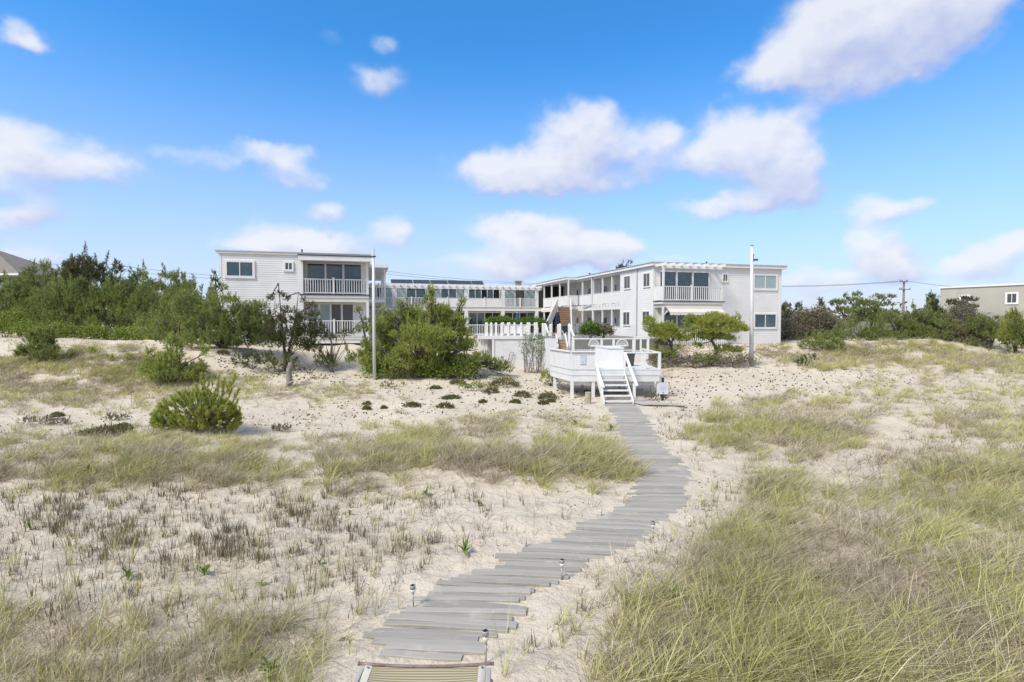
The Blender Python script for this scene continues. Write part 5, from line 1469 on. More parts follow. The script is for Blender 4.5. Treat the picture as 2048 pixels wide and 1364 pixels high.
    P = np.array(P); q = np.repeat(P, 14, 0) + rng.normal(size=(len(P) * 14, 3)) * np.array([1.6, 1.2, .9]); q[:, 2] = np.abs(q[:, 2] - 1) + 1
    V, Fc = leaves(q, 1.1, .7); o = np_mesh('far_treeline', V, Fc, M['pinedark']); tag(o, 'dark low far tree line on the horizon', 'treeline', kind='stuff')

    # grey fence bits behind the right-hand pines
    Y = 52.
    r = MB()
    for i in range(60):
        x = wx(1600, Y) + i * .36; z = 1.3
        r.box(x, x + .335, Y, Y + .03, z, z + 1.75 + .03 * math.sin(i * 3.1))
    r.box(wx(1600, Y), wx(1600, Y) + 21.6, Y + .031, Y + .08, 2.5, 2.6)
    tag(r.build('board_fence', M['fencegrey']), 'grey board fence glimpsed behind the scrub pines', 'fence')
plant_belt()

# ------------------------------------------------------------------ grasses
def in_poly(px, py, poly):
    inside = np.zeros(len(px), bool); n = len(poly)
    for i in range(n):
        x1, y1 = poly[i]; x2, y2 = poly[(i + 1) % n]
        c = ((y1 > py) != (y2 > py)) & (px < (x2 - x1) * (py - y1) / ((y2 - y1) + 1e-9) + x1)
        inside ^= c
    return inside

def scatter(poly, n, soft=14, gaps=.35, gscale=60.0, power=.9, seed=0, ymax=120):
    """ground points inside an outline drawn on the dune, edges ragged, with bare gaps; nearer ground is not starved"""
    xs = [p[0] for p in poly]; ys = [p[1] for p in poly]
    out = []
    got = 0
    for _ in range(30):
        m = int(n * 2.5) + 50
        px = rng.uniform(min(xs) - soft, max(xs) + soft, m); py = rng.uniform(min(ys) - soft, max(ys) + soft, m)
        jx = px + (vnoise(px / 22, py / 12, 31 + seed) - .5) * soft * 3 + rng.normal(size=m) * soft * .35
        jy = py + (vnoise(px / 22, py / 12, 57 + seed) - .5) * soft * 2 + rng.normal(size=m) * soft * .25
        k = in_poly(jx, jy, poly)
        gn = vnoise(px / gscale, py / (gscale * .4), 77 + seed) * .6 + vnoise(px / (gscale * .35), py / (gscale * .14), 78 + seed) * .4
        k &= gn > gaps * rng.uniform(.55, 1.25, m)
        Yq = HCAM * F / np.maximum(py - 640, 22)
        k &= rng.random(m) < np.clip((Yq / Yq.max()) ** power + .08, 0, 1)
        out.append(np.stack([px[k], py[k]], 1)); got += k.sum()
        if got >= n: break
    q = np.concatenate(out)[:n]
    if not len(q): return np.zeros((0, 3))
    G = ground_hit(q[:, 0], q[:, 1], ymax)
    pd = path_dist(G[:, 0], G[:, 1])
    return G[pd > .12 * rng.uniform(.2, 2.2, len(G))]

def blades(C, per, spread, h, hv, w, lean, arc, wind=.55, segs=3):
    """curved ribbon blades grouped in tufts round the points C; returns verts/tris"""
    N = len(C)
    th = np.clip(rng.normal(1, .28, N), .45, 1.7)
    cnt = np.maximum(2, (per * th * rng.uniform(.6, 1.3, N)).astype(int))
    idx = np.repeat(np.arange(N), cnt); n = len(idx)
    r = np.abs(rng.normal(size=n)) * spread; a = rng.uniform(0, 2 * math.pi, n)
    B = C[idx].copy(); B[:, 0] += r * np.cos(a); B[:, 1] += r * np.sin(a)
    B[:, 2] = terrain(B[:, 0], B[:, 1]) - .012
    H = h * th[idx] * np.clip(rng.normal(1, hv, n), .25, 1.9)
    W = w * rng.uniform(.6, 1.35, n) * np.maximum(1, B[:, 1] / 9.0) ** .62
    az = a + rng.normal(size=n) * .7
    ld = np.stack([np.cos(az) * .9 + wind * .9, np.sin(az) * .75 + wind * .15], 1)
    ln = lean * np.clip(rng.normal(1, .45, n), .1, 2.2)
    ac = arc * np.clip(rng.normal(1, .5, n), 0, 2.4)
    face = rng.uniform(0, math.pi, n); sx = np.cos(face) * .5; sy = np.sin(face) * .5
    V = np.zeros((n, 2 * segs + 1, 3)); 
    for j in range(segs + 1):
        t = j / segs
        out = ln * t + ac * t * t
        up = t - .42 * ac * t * t * .9
        P = np.stack([B[:, 0] + ld[:, 0] * out * H, B[:, 1] + ld[:, 1] * out * H, B[:, 2] + np.maximum(up, .03 * t) * H], 1)
        if j == segs: V[:, -1] = P
        else:
            ww = W * (1 - .45 * t); V[:, 2 * j] = P; V[:, 2 * j + 1] = P
            V[:, 2 * j, 0] -= sx * ww; V[:, 2 * j, 1] -= sy * ww; V[:, 2 * j + 1, 0] += sx * ww; V[:, 2 * j + 1, 1] += sy * ww
    k = 2 * segs + 1; tri = []
    for j in range(segs - 1):
        tri += [(2 * j, 2 * j + 1, 2 * j + 3), (2 * j, 2 * j + 3, 2 * j + 2)]
    tri.append((2 * segs - 2, 2 * segs - 1, 2 * segs))
    Fc = (np.arange(n)[:, None, None] * k + np.array(tri)[None]).reshape(-1, 3)
    return V.reshape(-1, 3), Fc

class Field:
    def __init__(s): s.V = []; s.F = []; s.n = 0
    def add(s, V, Fc):
        s.V.append(V); s.F.append(Fc + s.n); s.n += len(V)
    def build(s, name, mat, label):
        o = np_mesh(name, np.concatenate(s.V), np.concatenate(s.F), M[mat]); tag(o, label, None, kind='stuff'); return o

green, dry, stub = Field(), Field(), Field()

def meadow(poly, n, per=13, h=.38, w=.0075, dryshare=.35, gaps=.32, spread=.07, soft=14, seed=0, lean=.38, arc=.62, thatch=.6, gscale=70, power=.9):
    h *= .56; w *= 1.2; n = int(n * .50); gaps += .16; spread *= .8; soft *= 1.5; dryshare = min(.95, dryshare + .17)
    C = scatter(poly, n, soft, gaps, gscale, power, seed)
    C2 = scatter(poly, max(8, n // 9), soft * 2.6, gaps * .8, gscale, power, seed + 200)      # strays round the edge
    C = np.concatenate([C, C2])
    if not len(C): return
    d = vnoise(C[:, 0] / 1.4, C[:, 1] / 1.4, 91 + seed) * .4 + vnoise(C[:, 0] / .5, C[:, 1] / .5, 93 + seed) * .35 + rng.random(len(C)) * .25
    thr = np.quantile(d, dryshare)
    a, b = C[d >= thr], C[d < thr]
    if len(a):
        green.add(*blades(a, per, spread, h, .28, w, lean, arc))
        dry.add(*blades(a, max(2, per * .35), spread * 1.3, h * .75, .35, w * .9, lean * 1.6, arc * 1.3))
    if len(b): dry.add(*blades(b, per, spread * 1.1, h * .9, .35, w * .9, lean * 1.3, arc * 1.2))
    if thatch:
        k = C[rng.random(len(C)) < thatch]
        if len(k): stub.add(*blades(k, max(2, per * .5), spread * 1.8, h * .42, .4, w * 1.1, lean * 2.6, arc * 1.3, wind=.2, segs=2))

# right-hand near field
meadow([(1500, 955), (1640, 985), (1800, 960), (1900, 925), (2280, 900), (2280, 1390), (1160, 1390), (1195, 1290), (1250, 1200), (1330, 1150), (1420, 1080), (1470, 1010)], 4945, per=13, h=.44, w=.0062, dryshare=.30, gaps=.26, soft=16, seed=1, thatch=.55, gscale=90, power=1.1)
meadow([(1360, 1290), (2280, 1180), (2280, 1400), (1200, 1400)], 1035, per=15, h=.50, w=.0058, dryshare=.2, gaps=.2, seed=2, lean=.3, arc=.6, thatch=.3)
meadow([(1480, 940), (1620, 960), (1620, 1000), (1500, 1000)], 299, per=14, h=.42, seed=3)
meadow([(1740, 900), (2280, 880), (2280, 960), (1780, 980)], 644, per=14, h=.45, seed=4, dryshare=.5)
meadow([(1180, 1120), (1420, 1060), (1460, 1180), (1240, 1290)], 195, per=9, h=.40, gaps=.5, seed=5, soft=24)
# right middle field
meadow([(1385, 845), (1450, 812), (1560, 800), (1660, 790), (1750, 830), (1760, 880), (1640, 905), (1480, 905), (1375, 880)], 3104, per=13, h=.42, w=.0062, dryshare=.42, gaps=.28, seed=6)
meadow([(1640, 790), (1740, 765), (2280, 755), (2280, 830), (1900, 850), (1760, 838)], 2300, per=12, h=.38, w=.006, dryshare=.35, gaps=.33, seed=7)
meadow([(1820, 830), (2280, 790), (2280, 890), (1900, 885)], 1380, per=12, h=.42, w=.006, gaps=.3, seed=8)
meadow([(1760, 845), (1900, 860), (2280, 870), (2280, 905), (1700, 920), (1640, 905)], 229, per=8, h=.25, gaps=.55, seed=9, soft=22, dryshare=.6)
meadow([(1560, 708), (1680, 694), (1800, 688), (1960, 700), (2280, 712), (2280, 740), (1900, 742), (1760, 738), (1600, 742)], 6439, per=11, h=.60, w=.006, dryshare=.35, gaps=.28, seed=10, soft=9)
meadow([(1570, 690), (1620, 686), (1700, 684), (1700, 700), (1570, 704)], 276, per=10, h=.42, seed=11, soft=6)
meadow([(1500, 690), (1570, 690), (1600, 725), (1510, 722)], 436, per=10, h=.36, dryshare=.85, gaps=.4, seed=12, soft=8)
meadow([(1290, 690), (1500, 692), (1500, 728), (1300, 732)], 1724, per=9, h=.28, dryshare=.9, gaps=.42, seed=13, soft=10)
meadow([(1540, 735), (1780, 740), (2280, 742), (2280, 765), (1800, 760), (1560, 752)], 919, per=7, h=.2, dryshare=.7, gaps=.55, seed=14, soft=12)
# left fields
meadow([(-200, 730), (120, 712), (250, 700), (400, 725), (450, 760), (400, 800), (250, 815), (-200, 818)], 8625, per=10, h=.44, w=.006, dryshare=.42, gaps=.25, seed=15)
meadow([(440, 752), (600, 755), (740, 770), (830, 798), (700, 806), (520, 802), (430, 800)], 2185, per=9, h=.24, w=.0058, dryshare=.25, gaps=.28, seed=16, soft=9)
meadow([(-200, 880), (150, 868), (330, 868), (480, 880), (640, 868), (640, 925), (520, 962), (300, 968), (-200, 968)], 4485, per=12, h=.36, w=.0062, dryshare=.42, gaps=.25, seed=17)
meadow([(-200, 935), (320, 930), (620, 940), (600, 975), (-200, 980)], 804, per=10, h=.3, dryshare=.9, gaps=.32, seed=18)
meadow([(640, 885), (760, 862), (900, 850), (1040, 858), (1150, 878), (1230, 885), (1275, 930), (1265, 965), (1150, 962), (1000, 955), (860, 945), (640, 955)], 3794, per=13, h=.42, w=.0062, dryshare=.5, gaps=.25, seed=19)
meadow([(1120, 880), (1230, 880), (1285, 935), (1250, 972), (1140, 950)], 482, per=15, h=.46, dryshare=.2, gaps=.15, seed=20)
meadow([(900, 835), (1020, 826), (1140, 826), (1230, 842), (1230, 862), (1080, 858), (920, 858)], 1150, per=8, h=.2, w=.006, dryshare=.35, gaps=.33, seed=21, soft=8)
meadow([(620, 935), (800, 950), (860, 985), (700, 1000), (600, 985)], 252, per=10, h=.28, dryshare=.6, gaps=.45, seed=22)
meadow([(-200, 1235), (150, 1215), (330, 1255), (480, 1255), (600, 1290), (640, 1390), (-200, 1390)], 1000, per=11, h=.40, lean=.22, arc=.4, w=.0055, dryshare=.42, gaps=.27, seed=23, soft=22, power=.6)
meadow([(330, 1215), (540, 1210), (660, 1280), (640, 1330), (480, 1270)], 149, per=9, h=.34, gaps=.5, seed=24, soft=24, dryshare=.6)
meadow([(-200, 840), (150, 825), (420, 840), (640, 830), (800, 840), (700, 862), (-200, 868)], 218, per=6, h=.16, gaps=.6, seed=25, soft=20, dryshare=.8)
meadow([(-200, 680), (150, 672), (420, 690), (420, 716), (150, 712), (-200, 712)], 379, per=9, h=.3, gaps=.45, seed=26, soft=8)
# stubble plain: short dead clumps, thin tufts
C = scatter([(-40, 985), (300, 975), (620, 985), (900, 985), (1010, 1010), (960, 1090), (780, 1160), (700, 1230), (330, 1225), (-40, 1235)], 560, 26, .46, 110, .6, 40)
stub.add(*blades(C, 9, .05, .115, .35, .0085, .14, .1, wind=.1, segs=2))
C = scatter([(60, 1000), (420, 985), (700, 1000), (820, 1060), (640, 1110), (400, 1130), (80, 1100)], 420, 26, .50, 90, .5, 41)
stub.add(*blades(C, 12, .06, .13, .35, .0085, .16, .12, wind=.1, segs=2))
C = scatter([(-40, 985), (620, 985), (960, 1000), (800, 1160), (720, 1300), (330, 1240), (-40, 1240)], 150, 30, .35, 90, .5, 42)
dry.add(*blades(C, 8, .05, .26, .3, .006, .15, .25)); green.add(*blades(C[::2], 7, .04, .30, .3, .006, .13, .25))
C = scatter([(640, 990), (1240, 985), (1180, 1040), (1020, 1100), (860, 1160), (700, 1200)], 60, 30, .5, 90, .4, 43)
stub.add(*blades(C, 7, .05, .12, .35, .008, .2, .15, segs=2))
C = scatter([(1400, 960), (1500, 990), (1430, 1060), (1340, 1100), (1270, 1160), (1180, 1260), (1060, 1320), (1040, 1300), (1300, 1090)], 70, 26, .4, 90, .4, 44)
stub.add(*blades(C, 7, .05, .13, .35, .008, .2, .15, segs=2)); green.add(*blades(C[::3], 5, .04, .3, .3, .006, .2, .3))
C = scatter([(1290, 830), (1400, 810), (1380, 900), (1480, 930), (1700, 930), (2080, 910), (2080, 880), (1800, 885), (1480, 940), (1400, 960), (1340, 900)], 160, 16, .45, 80, .4, 45)
stub.add(*blades(C, 7, .06, .13, .35, .008, .3, .2, segs=2))
# loose dead straws lying flat
C = scatter([(-40, 960), (1000, 960), (1000, 1060), (760, 1200), (640, 1380), (-40, 1380)], 1100, 20, .2, 80, .5, 46)
stub.add(*blades(C, 2, .10, .22, .5, .0045, 2.2, .3, wind=0, segs=2))
C = scatter([(1190, 1390), (1260, 1200), (1480, 1000), (1480, 930), (2080, 900), (2080, 1390)], 2200, 20, .15, 80, .7, 47)
stub.add(*blades(C, 4, .12, .24, .5, .005, 2.0, .3, wind=0, segs=2))
C = scatter([(-40, 745), (2080, 745), (2080, 980), (1400, 980), (1000, 1100), (-40, 1240)], 900, 20, .36, 110, .5, 48)
stub.add(*blades(C, 4, .06, .09, .5, .007, .7, .2, wind=.1, segs=2))
C = scatter([(-40, 700), (2080, 700), (2080, 1000), (-40, 1240)], 1500, 20, .2, 110, .4, 49)
stub.add(*blades(C, 1.5, .10, .17, .5, .005, 2.2, .3, wind=0, segs=2))
# tall single stalks at the bottom edge and beside the walk
for (px, py, n, h) in ((800, 1218, 9, .36), (1010, 1350, 12, .42), (640, 1364, 16, .40), (560, 1372, 12, .38), (1130, 1245, 12, .28), (1240, 1240, 9, .3), (700, 1310, 6, .22), (1100, 1372, 9, .3), (750, 1052, 14, .34), (960, 1085, 12, .26), (1126, 1250, 10, .25), (1190, 1180, 8, .3), (1060, 1240, 5, .2), (140, 1130, 18, .4), (270, 1190, 16, .4)):
    c = np.array(g(px, py))[None]; green.add(*blades(c, n, .03, h, .3, .0055, .18, .3))
green.build('beach_grass', 'grass', 'green and straw coloured beach grass bent by the wind')
dry.build('dry_grass', 'grassdry', 'dry straw coloured dune grass')
stub.build('grass_stubble', 'stubble', 'short grey brown dead grass stubble and thatch')

# pine cones, twigs and clods strewn on the open sand
def litter():
    P = []
    for (poly, n, sd) in (([(700, 745), (1000, 752), (1090, 770), (1180, 800), (1200, 840), (900, 840), (640, 850), (500, 830), (620, 812), (830, 800)], 620, 60), ([(1330, 745), (1540, 735), (1900, 745), (1700, 790), (1500, 800), (1380, 830), (1300, 830)], 520, 61),
                          ([(430, 715), (640, 745), (760, 762), (600, 766), (420, 735)], 300, 62), ([(-40, 830), (640, 822), (640, 870), (-40, 870)], 160, 63), ([(1290, 690), (1520, 692), (1520, 735), (1290, 735)], 380, 64),
                          ([(1300, 830), (1400, 960), (1500, 960), (1400, 1080), (1310, 1000)], 130, 65), ([(640, 985), (1240, 985), (1180, 1060), (800, 1230), (640, 1250)], 120, 66), ([(1060, 740), (1340, 760), (1330, 815), (1050, 780)], 150, 67)):
        P.append(scatter(poly, n, 10, .3, 60, .2, sd))
    P = np.concatenate(P); n = len(P)
    # squashed octahedra
    o = np.array([(1, 0, 0), (-1, 0, 0), (0, 1, 0), (0, -1, 0), (0, 0, 1), (0, 0, -1)], float)
    r = rng.uniform(.014, .036, (n, 1, 1)) * np.clip((P[:, 1] - 4) / 15, .22, 1.5)[:, None, None]
    V = o[None] * r * rng.uniform(.6, 1.5, (n, 1, 3)) + rng.normal(size=(n, 6, 3)) * r * .2
    V = V + P[:, None] + np.array([0, 0, .008])
    t = np.array([(0, 2, 4), (2, 1, 4), (1, 3, 4), (3, 0, 4), (2, 0, 5), (1, 2, 5), (3, 1, 5), (0, 3, 5)])
    ob = np_mesh('cone_litter', V.reshape(-1, 3), (np.arange(n)[:, None, None] * 6 + t[None]).reshape(-1, 3), M['cone']); tag(ob, 'dark fallen pine cones and debris strewn on sand', None, kind='stuff')
litter()

# ------------------------------------------------------------------ low heather mounds
def heather(cx, base, w, h, lab, mat='heather'):
    p = g(cx, base); k = p.y / F
    a = max(h, w * .12) * k
    c = at(cx, base - h * .2, p.y)
    n = int(60 + 420 * (w * k) ** 1.3)
    d = norm(rng.normal(size=(n, 3))); d[:, 2] = np.abs(d[:, 2])
    f = rng.uniform(.6, 1.05, n) * (1 + (vnoise(d[:, 0] * 3 + cx, d[:, 1] * 3, 5) - .5) * .5)
    P = np.array([p.x, p.y, p.z - .02]) + d * np.array([w * k * .52, w * k * .40, a]) * f[:, None]
    P[:, 2] = np.maximum(P[:, 2], terrain(P[:, 0], P[:, 1]) + .0)
    D = norm(d + np.array([0, 0, .5]) + rng.normal(size=d.shape) * .4)
    V, Fc = needles(P, D, np.full(n, .06), 7, .055, .022)
    o = np_mesh('heather_mound', V - np.array(p), Fc, M[mat]); o.location = p
    tag(o, lab, 'heather', 'low heather mounds on the sand')
for (cx, b, w, h, lab) in (
    (1007, 772, 64, 17, 'widest grey-green heather mound, just right of the big pine\'s tip'),
    (983, 786, 30, 12, 'rounded heather mound tucked below the widest one'),
    (915, 768, 30, 9, 'brownish heather cushion under the big pine\'s front edge'),
    (871, 778, 22, 5, 'thin dark heather patch below the big pine\'s middle'),
    (903, 797, 36, 6, 'flat brown heather streak in the cone litter'),
    (966, 806, 14, 6, 'small dark heather tuft alone on bare sand'),
    (1045, 793, 30, 9, 'green heather cushion midway between the bush under the deck and the widest mound'),
    (1094, 797, 36, 12, 'green heather cushion closest to the deck\'s corner post'),
    (1086, 808, 18, 7, 'smaller of the two twin cushions below the deck-corner cushion'),
    (1101, 805, 16, 6, 'upper small twin cushion near the wooden bollard'),
    (1031, 806, 16, 7, 'dark heather tuft with a brown skirt of debris'),
    (825, 812, 28, 7, 'green heather cushion at the end of the short grass tongue'),
    (734, 809, 14, 5, 'tiny heather dot below the short grass tongue'),
    (734, 819, 15, 6, 'second tiny heather dot beneath the first one'),
    (768, 817, 9, 4, 'pinhead heather dot between the tiny dots and the tongue-end cushion'),
    (891, 816, 30, 8, 'green heather cushion beside a thin grass stalk'),
    (245, 858, 30, 10, 'small round heather cushion left of the pine standing alone'),
    (212, 868, 92, 15, 'long low heather hummock behind the left grass band'),
    (114, 833, 22, 8, 'small heather cushion by the dead grey clump at the left'),
    (445, 709, 20, 6, 'faint heather cushion on the sand strip before the pine thicket')):
    heather(cx, b, w, h, lab)
for (cx, b, w, h, lab, mt) in ((1310, 801, 34, 18, 'brown grassy clump at the notice sign\'s foot', 'brush'), (1131, 789, 15, 9, 'small yellow-green plant in front of the deck\'s corner post', 'shrub'),
                               (785, 777, 40, 16, 'short bright pine sprig beside the short grass tongue', 'pine'), (949, 782, 56, 18, 'spiky low pine sprig in the cone litter', 'pine'),
                               (230, 842, 40, 14, 'dead grey brush clump left of the pine standing alone', 'brush'), (90, 850, 80, 16, 'sprawl of dead grey twigs on the left sand', 'brush'), (560, 862, 36, 14, 'grey twiggy tuft right of the pine standing alone', 'brush')):
    p = g(cx, b)
    pine('low_shrub', lab, 'shrub', p, belt(cx, b - h, w, b + 2, p.y, 'low'), mt, dens=110, n=8, nl=.08, nw=.02, L=.09, kind='needle', tr=.012)

# ------------------------------------------------------------------ broad-leaved weeds
def weed(px, py, hpx, nl, lab):
    p = g(px, py); s = hpx / F * p.y
    r = thing('broadleaf_weed', p, lab, 'weed', 'broad-leaved green weeds on the sand', random.random() * 6)
    st = MB(); st.tube([(0, 0, -.03), (.01, 0, s * .35), (0, .01, s * .7)], [.008, .006, .003], 6); st.build('stem', M['fresh'], r)
    V = []; Fc = []
    for i in range(nl):
        a = i * 2.4 + random.random() * .5; L = s * random.uniform(.7, 1.15); el = random.uniform(.35, 1.15); wd = L * random.uniform(.10, .14)
        z0 = s * .05 + s * .45 * i / nl
        n0 = len(V)
        for j in range(6):
            t = j / 5; ww = wd * math.sin(math.pi * min(1, .12 + t * .88)) ; o = L * (t * math.cos(el)); z = z0 + L * (t * math.sin(el) - .55 * t * t * math.cos(el))
            cx, cy = o * math.cos(a), o * math.sin(a)
            for sgn in (-1, 0, 1): V.append((cx - sgn * ww * math.sin(a), cy + sgn * ww * math.cos(a), z + (0 if sgn == 0 else ww * .35)))
        for j in range(5):
            for q in range(2):
                b = n0 + j * 3 + q; Fc.append((b, b + 1, b + 4, b + 3))
    np_mesh('leaf_rosette', V, Fc, M['fresh'], r, smooth=True)
for (px, py, h, n, lab) in ((540, 1352, 40, 13, 'largest broad-leaved weed at the bottom edge left of the lounger'), (500, 1318, 30, 7, 'arching long-leaved weed above the largest one'), (256, 1160, 30, 9, 'pale green weed rosette in the stubble, farthest left'),
                            (408, 1150, 24, 10, 'bright weed among grey stubble in the middle of the plain'), (524, 1170, 16, 7, 'small weed tuft between the bright weed and the boardwalk'), (930, 1108, 32, 9, 'upright weed on the bare sand near the boardwalk'),
                            (852, 992, 20, 9, 'flat dark weed rosette below the central grass mound'), (958, 1012, 16, 7, 'small weed by the end of the stubble near the central mound'), (1348, 1205, 34, 9, 'bright weed at the edge of the near right grass'), (176, 952, 22, 8, 'fresh green weed inside the left grass band'),
                            (1222, 862, 16, 8, 'yellow-green weed where the upper grass strip meets the boardwalk'), (1150, 850, 14, 8, 'leafy weed on top of the thin grass strip before the deck'), (700, 1030, 16, 7, 'small weed at the far side of the stubble plain'),
                            (60, 1060, 18, 7, 'lone weed in the stubble by the picture\'s left edge'), (330, 1075, 14, 7, 'tiny weed between two dark stubble patches'), (640, 1130, 16, 7, 'low weed in thinning stubble beside the sandy strip'), (1500, 880, 18, 8, 'green weed poking from the right middle grass patch')):
    weed(px, py, h, n, lab)

# ------------------------------------------------------------------ sky
CLOUDS = [  # x, y, half-width, half-height, strength of the cumulus banks as they stand over the shore
    (1760, 50, 240, 100, 1.0), (1640, 105, 130, 60, .9), (1900, 20, 130, 70, .9), (1860, 105, 90, 44, .7), (1560, 140, 100, 34, .55), (1740, 165, 150, 38, .55), (1680, 10, 90, 40, .8),
    (1060, 335, 150, 48, .9), (1150, 285, 105, 65, .8), (1180, 250, 62, 42, .6), (990, 345, 75, 34, .8), (1120, 362, 150, 24, .75), (1300, 300, 80, 58, .62), (1330, 270, 40, 30, .45),
    (1470, 270, 95, 60, 1.0), (1540, 330, 105, 60, 1.0), (1600, 250, 60, 45, .7), (1420, 320, 80, 40, .7), (1570, 380, 90, 45, .8), (1450, 415, 110, 22, .8), (1600, 350, 50, 60, .8),
    (1090, 470, 100, 46, 1.0), (1170, 505, 90, 40, 1.0), (1000, 460, 80, 30, .8), (1060, 520, 140, 40, .9), (1230, 510, 50, 36, .9),
    (750, 155, 56, 32, .65), (766, 86, 30, 16, .5), (664, 72, 22, 13, .2),
    (110, 310, 150, 55, .6), (40, 300, 90, 50, .6), (200, 345, 100, 32, .6), (60, 360, 120, 34, .65), (85, 425, 70, 36, .7), (30, 450, 90, 34, .55),
    (530, 315, 90, 26, .66), (595, 358, 66, 30, .75), (380, 320, 100, 24, .45), (610, 300, 30, 16, .4),
    (40, 74, 52, 30, .8), (60, 92, 40, 16, .6),
    (560, 475, 110, 40, .72), (655, 430, 40, 24, .75), (600, 495, 120, 26, .8), (785, 470, 46, 36, .8), (690, 500, 80, 32, .7), (500, 490, 70, 20, .35),
    (1740, 430, 70, 34, .75), (1810, 425, 60, 20, .45), (1850, 410, 24, 14, .4), (1765, 505, 70, 42, .95), (1800, 540, 60, 34, .8), (1720, 480, 40, 26, .6),
    (1990, 525, 90, 40, .85), (2025, 482, 36, 22, .75), (1930, 540, 60, 26, .5), (1640, 560, 130, 26, .6), (1560, 525, 60, 16, .4), (1340, 520, 60, 12, .35), (900, 540, 160, 24, .45), (60, 520, 80, 26, .6)]

def cloud_cover():
    """cloud density and sun-side brightness over the whole sky dome, computed here from noise"""
    W_, H_ = 4096, 2048
    h0, h1 = H_ // 2 - 30, H_
    az = (np.arange(W_) + .5) / W_ * 2 * math.pi - math.pi
    el = (np.arange(h0, h1) + .5) / H_ * math.pi - math.pi / 2
    A, E = np.meshgrid(az, el); A = A.astype(np.float32); E = E.astype(np.float32)
    def fbm(x, y, o, seed):
        v = 0; a = 1; t = 0
        for k in range(o):
            v = v + a * vnoise(x * 2 ** k, y * 2 ** k, seed + k); t += a; a *= .55
        return v / t
    wx_ = (fbm(A * 9, E * 13, 5, 100) - .5) * .050; wy_ = (fbm(A * 9, E * 13, 5, 200) - .5) * .040
    wx_ = wx_ + (fbm(A * 30, E * 36, 5, 150) - .5) * .030; wy_ = wy_ + (fbm(A * 30, E * 36, 5, 250) - .5) * .026
    big = fbm(A * 6 + 40, E * 10, 3, 300)
    PA, PE = A + wx_, E + wy_
    dens = np.zeros_like(A); lift = np.zeros_like(A)
    lst = list(CLOUDS)
    for i in range(40):
        a = rng.uniform(52, 308); a = a if a < 180 else a - 360
        lst.append((None, (math.radians(a), math.radians(rng.uniform(5, 46))), rng.uniform(120, 320), rng.uniform(40, 100), rng.uniform(.6, 1)))
    for (x, y, rx, ry, st) in lst:
        if x is None: a, e = y; k = 1
        else:
            dx, dz = rays(x, y); dx = float(dx); dz = float(dz); a = math.atan2(dx, 1); e = math.atan2(dz, math.hypot(dx, 1)); k = 1 / (1 + dx * dx)
        ra, re = rx / F * k * 1.42, ry / F * k ** .5 * 1.46
        c0 = max(0, int((a - ra - .1 + math.pi) / (2 * math.pi) * W_)); c1 = min(W_, int((a + ra + .1 + math.pi) / (2 * math.pi) * W_) + 1)
        r0 = max(0, int((e - re - .08 + math.pi / 2) / math.pi * H_) - h0); r1 = min(h1 - h0, int((e + re + .08 + math.pi / 2) / math.pi * H_) - h0 + 1)
        if c1 <= c0 or r1 <= r0: continue
        f = min(1.0, rx / 110 + .15); u = (A[r0:r1, c0:c1] + wx_[r0:r1, c0:c1] * f - a) / ra; v = (E[r0:r1, c0:c1] + wy_[r0:r1, c0:c1] * f - e) / re
        v = np.where(v < 0, v * 1.15, v)                       # flatter bases
        q = st * (1 - sstep(.25, 1.0, np.sqrt(u * u + v * v)))
        lift[r0:r1, c0:c1] += q * np.clip(v - u * .35, -1, 1)
        s = dens[r0:r1, c0:c1]; dens[r0:r1, c0:c1] = s + q * (1 - .55 * np.minimum(s, 1))
    d = np.minimum(dens, 1.2) + (fbm(A * 22, E * 30, 6, 400) - .5) * .85 * np.minimum(dens * 3, 1)
    # thick broken cloud overhead and behind, beyond the picture's edge
    roof = np.maximum(sstep(.62, .80, E), sstep(math.radians(62), math.radians(85), np.abs(A)) * sstep(.03, .25, E))
    d = np.maximum(d, roof * (.35 + .9 * fbm(A * 4 + 9, E * 7, 5, 600)))
    cov = sstep(.0, 1.12, d) * .92
    sh = np.zeros_like(d)
    for (k, wgt) in ((8, .30), (20, .35), (44, .35)):          # how much cloud stands between here and the light, up and to the left
        sh += wgt * np.roll(np.pad(d, ((0, k), (0, 0)))[k:], int(k * .5), 1)
    puff = fbm(A * 26, E * 34, 5, 500)
    light = np.clip(.52 + (np.minimum(d, 1.15) - sh) * .8 + .42 * lift / np.maximum(dens, .25) + (puff - .5) * .6, 0, 1)
    img = np.zeros((H_, W_, 4), np.float32); img[..., 3] = 1
    img[h0:h1, :, 0] = cov; img[h0:h1, :, 1] = light
    im = bpy.data.images.new('cloud_cover', W_, H_); im.colorspace_settings.name = 'Non-Color'
    im.pixels.foreach_set(img.ravel()); im.update()
    return im

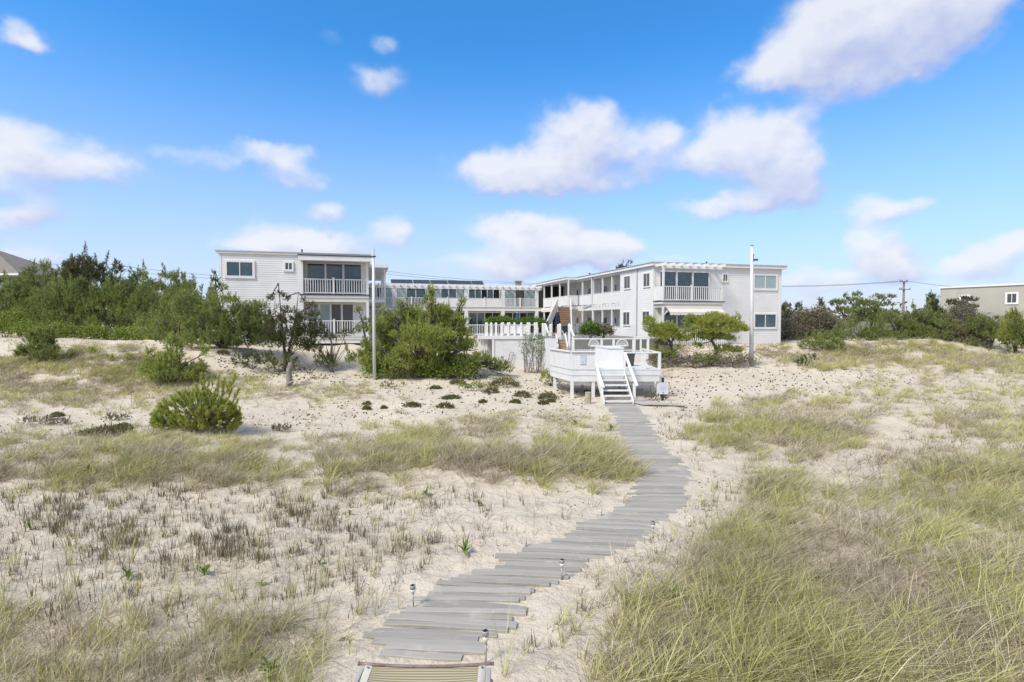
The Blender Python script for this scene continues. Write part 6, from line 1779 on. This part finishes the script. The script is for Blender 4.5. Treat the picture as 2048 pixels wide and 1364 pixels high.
def build_sky():
    W = bpy.data.worlds.new('World'); S.world = W; W.use_nodes = True
    nt = W.node_tree; nt.nodes.clear(); N = nt.nodes.new; Lk = nt.links.new
    out = N('ShaderNodeOutputWorld'); bg = N('ShaderNodeBackground'); Lk(bg.outputs[0], out.inputs[0])
    sky = N('ShaderNodeTexSky'); sky.sky_type = 'NISHITA'; sky.sun_disc = False
    sky.sun_elevation = SUN_EL; sky.sun_rotation = SUN_ROT
    sky.air_density = 1.0; sky.dust_density = .6; sky.ozone_density = 2.2
    tc = N('ShaderNodeTexCoord')
    sp = N('ShaderNodeSeparateXYZ'); Lk(tc.outputs['Generated'], sp.inputs[0])
    def math_(op, a, b=None, c=None):
        m = N('ShaderNodeMath'); m.operation = op
        for i, v in enumerate((a, b, c)):
            if v is None: continue
            if isinstance(v, (int, float)): m.inputs[i].default_value = v
            else: Lk(v, m.inputs[i])
        return m.outputs[0]
    el = math_('ARCSINE', sp.outputs[2])
    # the panorama's middle column looks along +Y
    rot = N('ShaderNodeVectorRotate'); rot.rotation_type = 'Z_AXIS'; rot.inputs['Angle'].default_value = math.radians(ENV_ROT); Lk(tc.outputs['Generated'], rot.inputs['Vector'])
    ev = N('ShaderNodeTexEnvironment'); ev.image = cloud_cover(); Lk(rot.outputs[0], ev.inputs[0])
    sc_ = N('ShaderNodeSeparateColor'); Lk(ev.outputs[0], sc_.inputs[0])
    cc = N('ShaderNodeMix'); cc.data_type = 'RGBA'; Lk(sc_.outputs[1], cc.inputs[0]); cc.inputs[6].default_value = (*CLOUD_LO, 1); cc.inputs[7].default_value = (*CLOUD_HI, 1)
    tint = N('ShaderNodeMix'); tint.data_type = 'RGBA'; tint.blend_type = 'MULTIPLY'; tint.inputs[0].default_value = 1
    Lk(sky.outputs[0], tint.inputs[6]); tint.inputs[7].default_value = (*SKY_TINT, 1)
    hz = N('ShaderNodeMapRange'); Lk(el, hz.inputs[0]); hz.inputs[1].default_value = .45; hz.inputs[2].default_value = -.02; hz.inputs[3].default_value = 0; hz.inputs[4].default_value = 1
    hp = math_('MULTIPLY', math_('POWER', hz.outputs[0], VEIL_P), VEIL)
    ve = N('ShaderNodeMix'); ve.data_type = 'RGBA'; Lk(hp, ve.inputs[0]); Lk(tint.outputs[2], ve.inputs[6]); ve.inputs[7].default_value = (*VEIL_C, 1)
    mx = N('ShaderNodeMix'); mx.data_type = 'RGBA'; Lk(math_('MULTIPLY', sc_.outputs[0], .94), mx.inputs[0]); Lk(ve.outputs[2], mx.inputs[6]); Lk(cc.outputs[2], mx.inputs[7])
    Lk(mx.outputs[2], bg.inputs[0]); bg.inputs[1].default_value = SKY_STR
    W.cycles.sampling_method = 'MANUAL'; W.cycles.sample_map_resolution = 512

ENV_ROT = -90; VEIL_P = 1.55
SUN_EL = math.radians(48); SUN_AZ = math.radians(-134)      # azimuth from +Y towards +X: left and a little behind the camera
SUN_ROT = SUN_AZ
SKY_STR = .09; EXPO = .45
SKY_TINT = (.45, 1.34, 1.98); VEIL = 1.0; VEIL_C = (6.5, 6.2, 7.2); CLOUD_LO = (4.1, 4.5, 6.5); CLOUD_HI = (7.5, 7.5, 7.8)
build_sky()
sd = Vector((math.sin(SUN_AZ) * math.cos(SUN_EL), math.cos(SUN_AZ) * math.cos(SUN_EL), math.sin(SUN_EL)))
L = bpy.data.lights.new('sun', 'SUN'); L.energy = 3.1; L.angle = math.radians(17); L.color = (1, .94, .84)
lo = bpy.data.objects.new('sun', L); COL.objects.link(lo); lo.rotation_euler = sd.to_track_quat('Z', 'Y').to_euler(); lo.location = (-20, -10, 40)

# ------------------------------------------------------------------ camera
cam = bpy.data.cameras.new('camera'); co = bpy.data.objects.new('camera', cam); COL.objects.link(co)
cam.sensor_width = 36; cam.lens = F / 2048 * 36; cam.clip_end = 6000; cam.clip_start = .05
co.location = (0, 0, HCAM); co.rotation_euler = (math.pi / 2 - TH, 0, 0)
S.camera = co
S.view_settings.view_transform = 'Standard'; S.view_settings.look = 'None'; S.view_settings.exposure = EXPO; S.view_settings.gamma = 1
S.render.engine = 'CYCLES'
S.cycles.max_bounces = 6; S.cycles.diffuse_bounces = 3; S.cycles.transmission_bounces = 2; S.cycles.transparent_max_bounces = 4
S.cycles.use_denoising = True
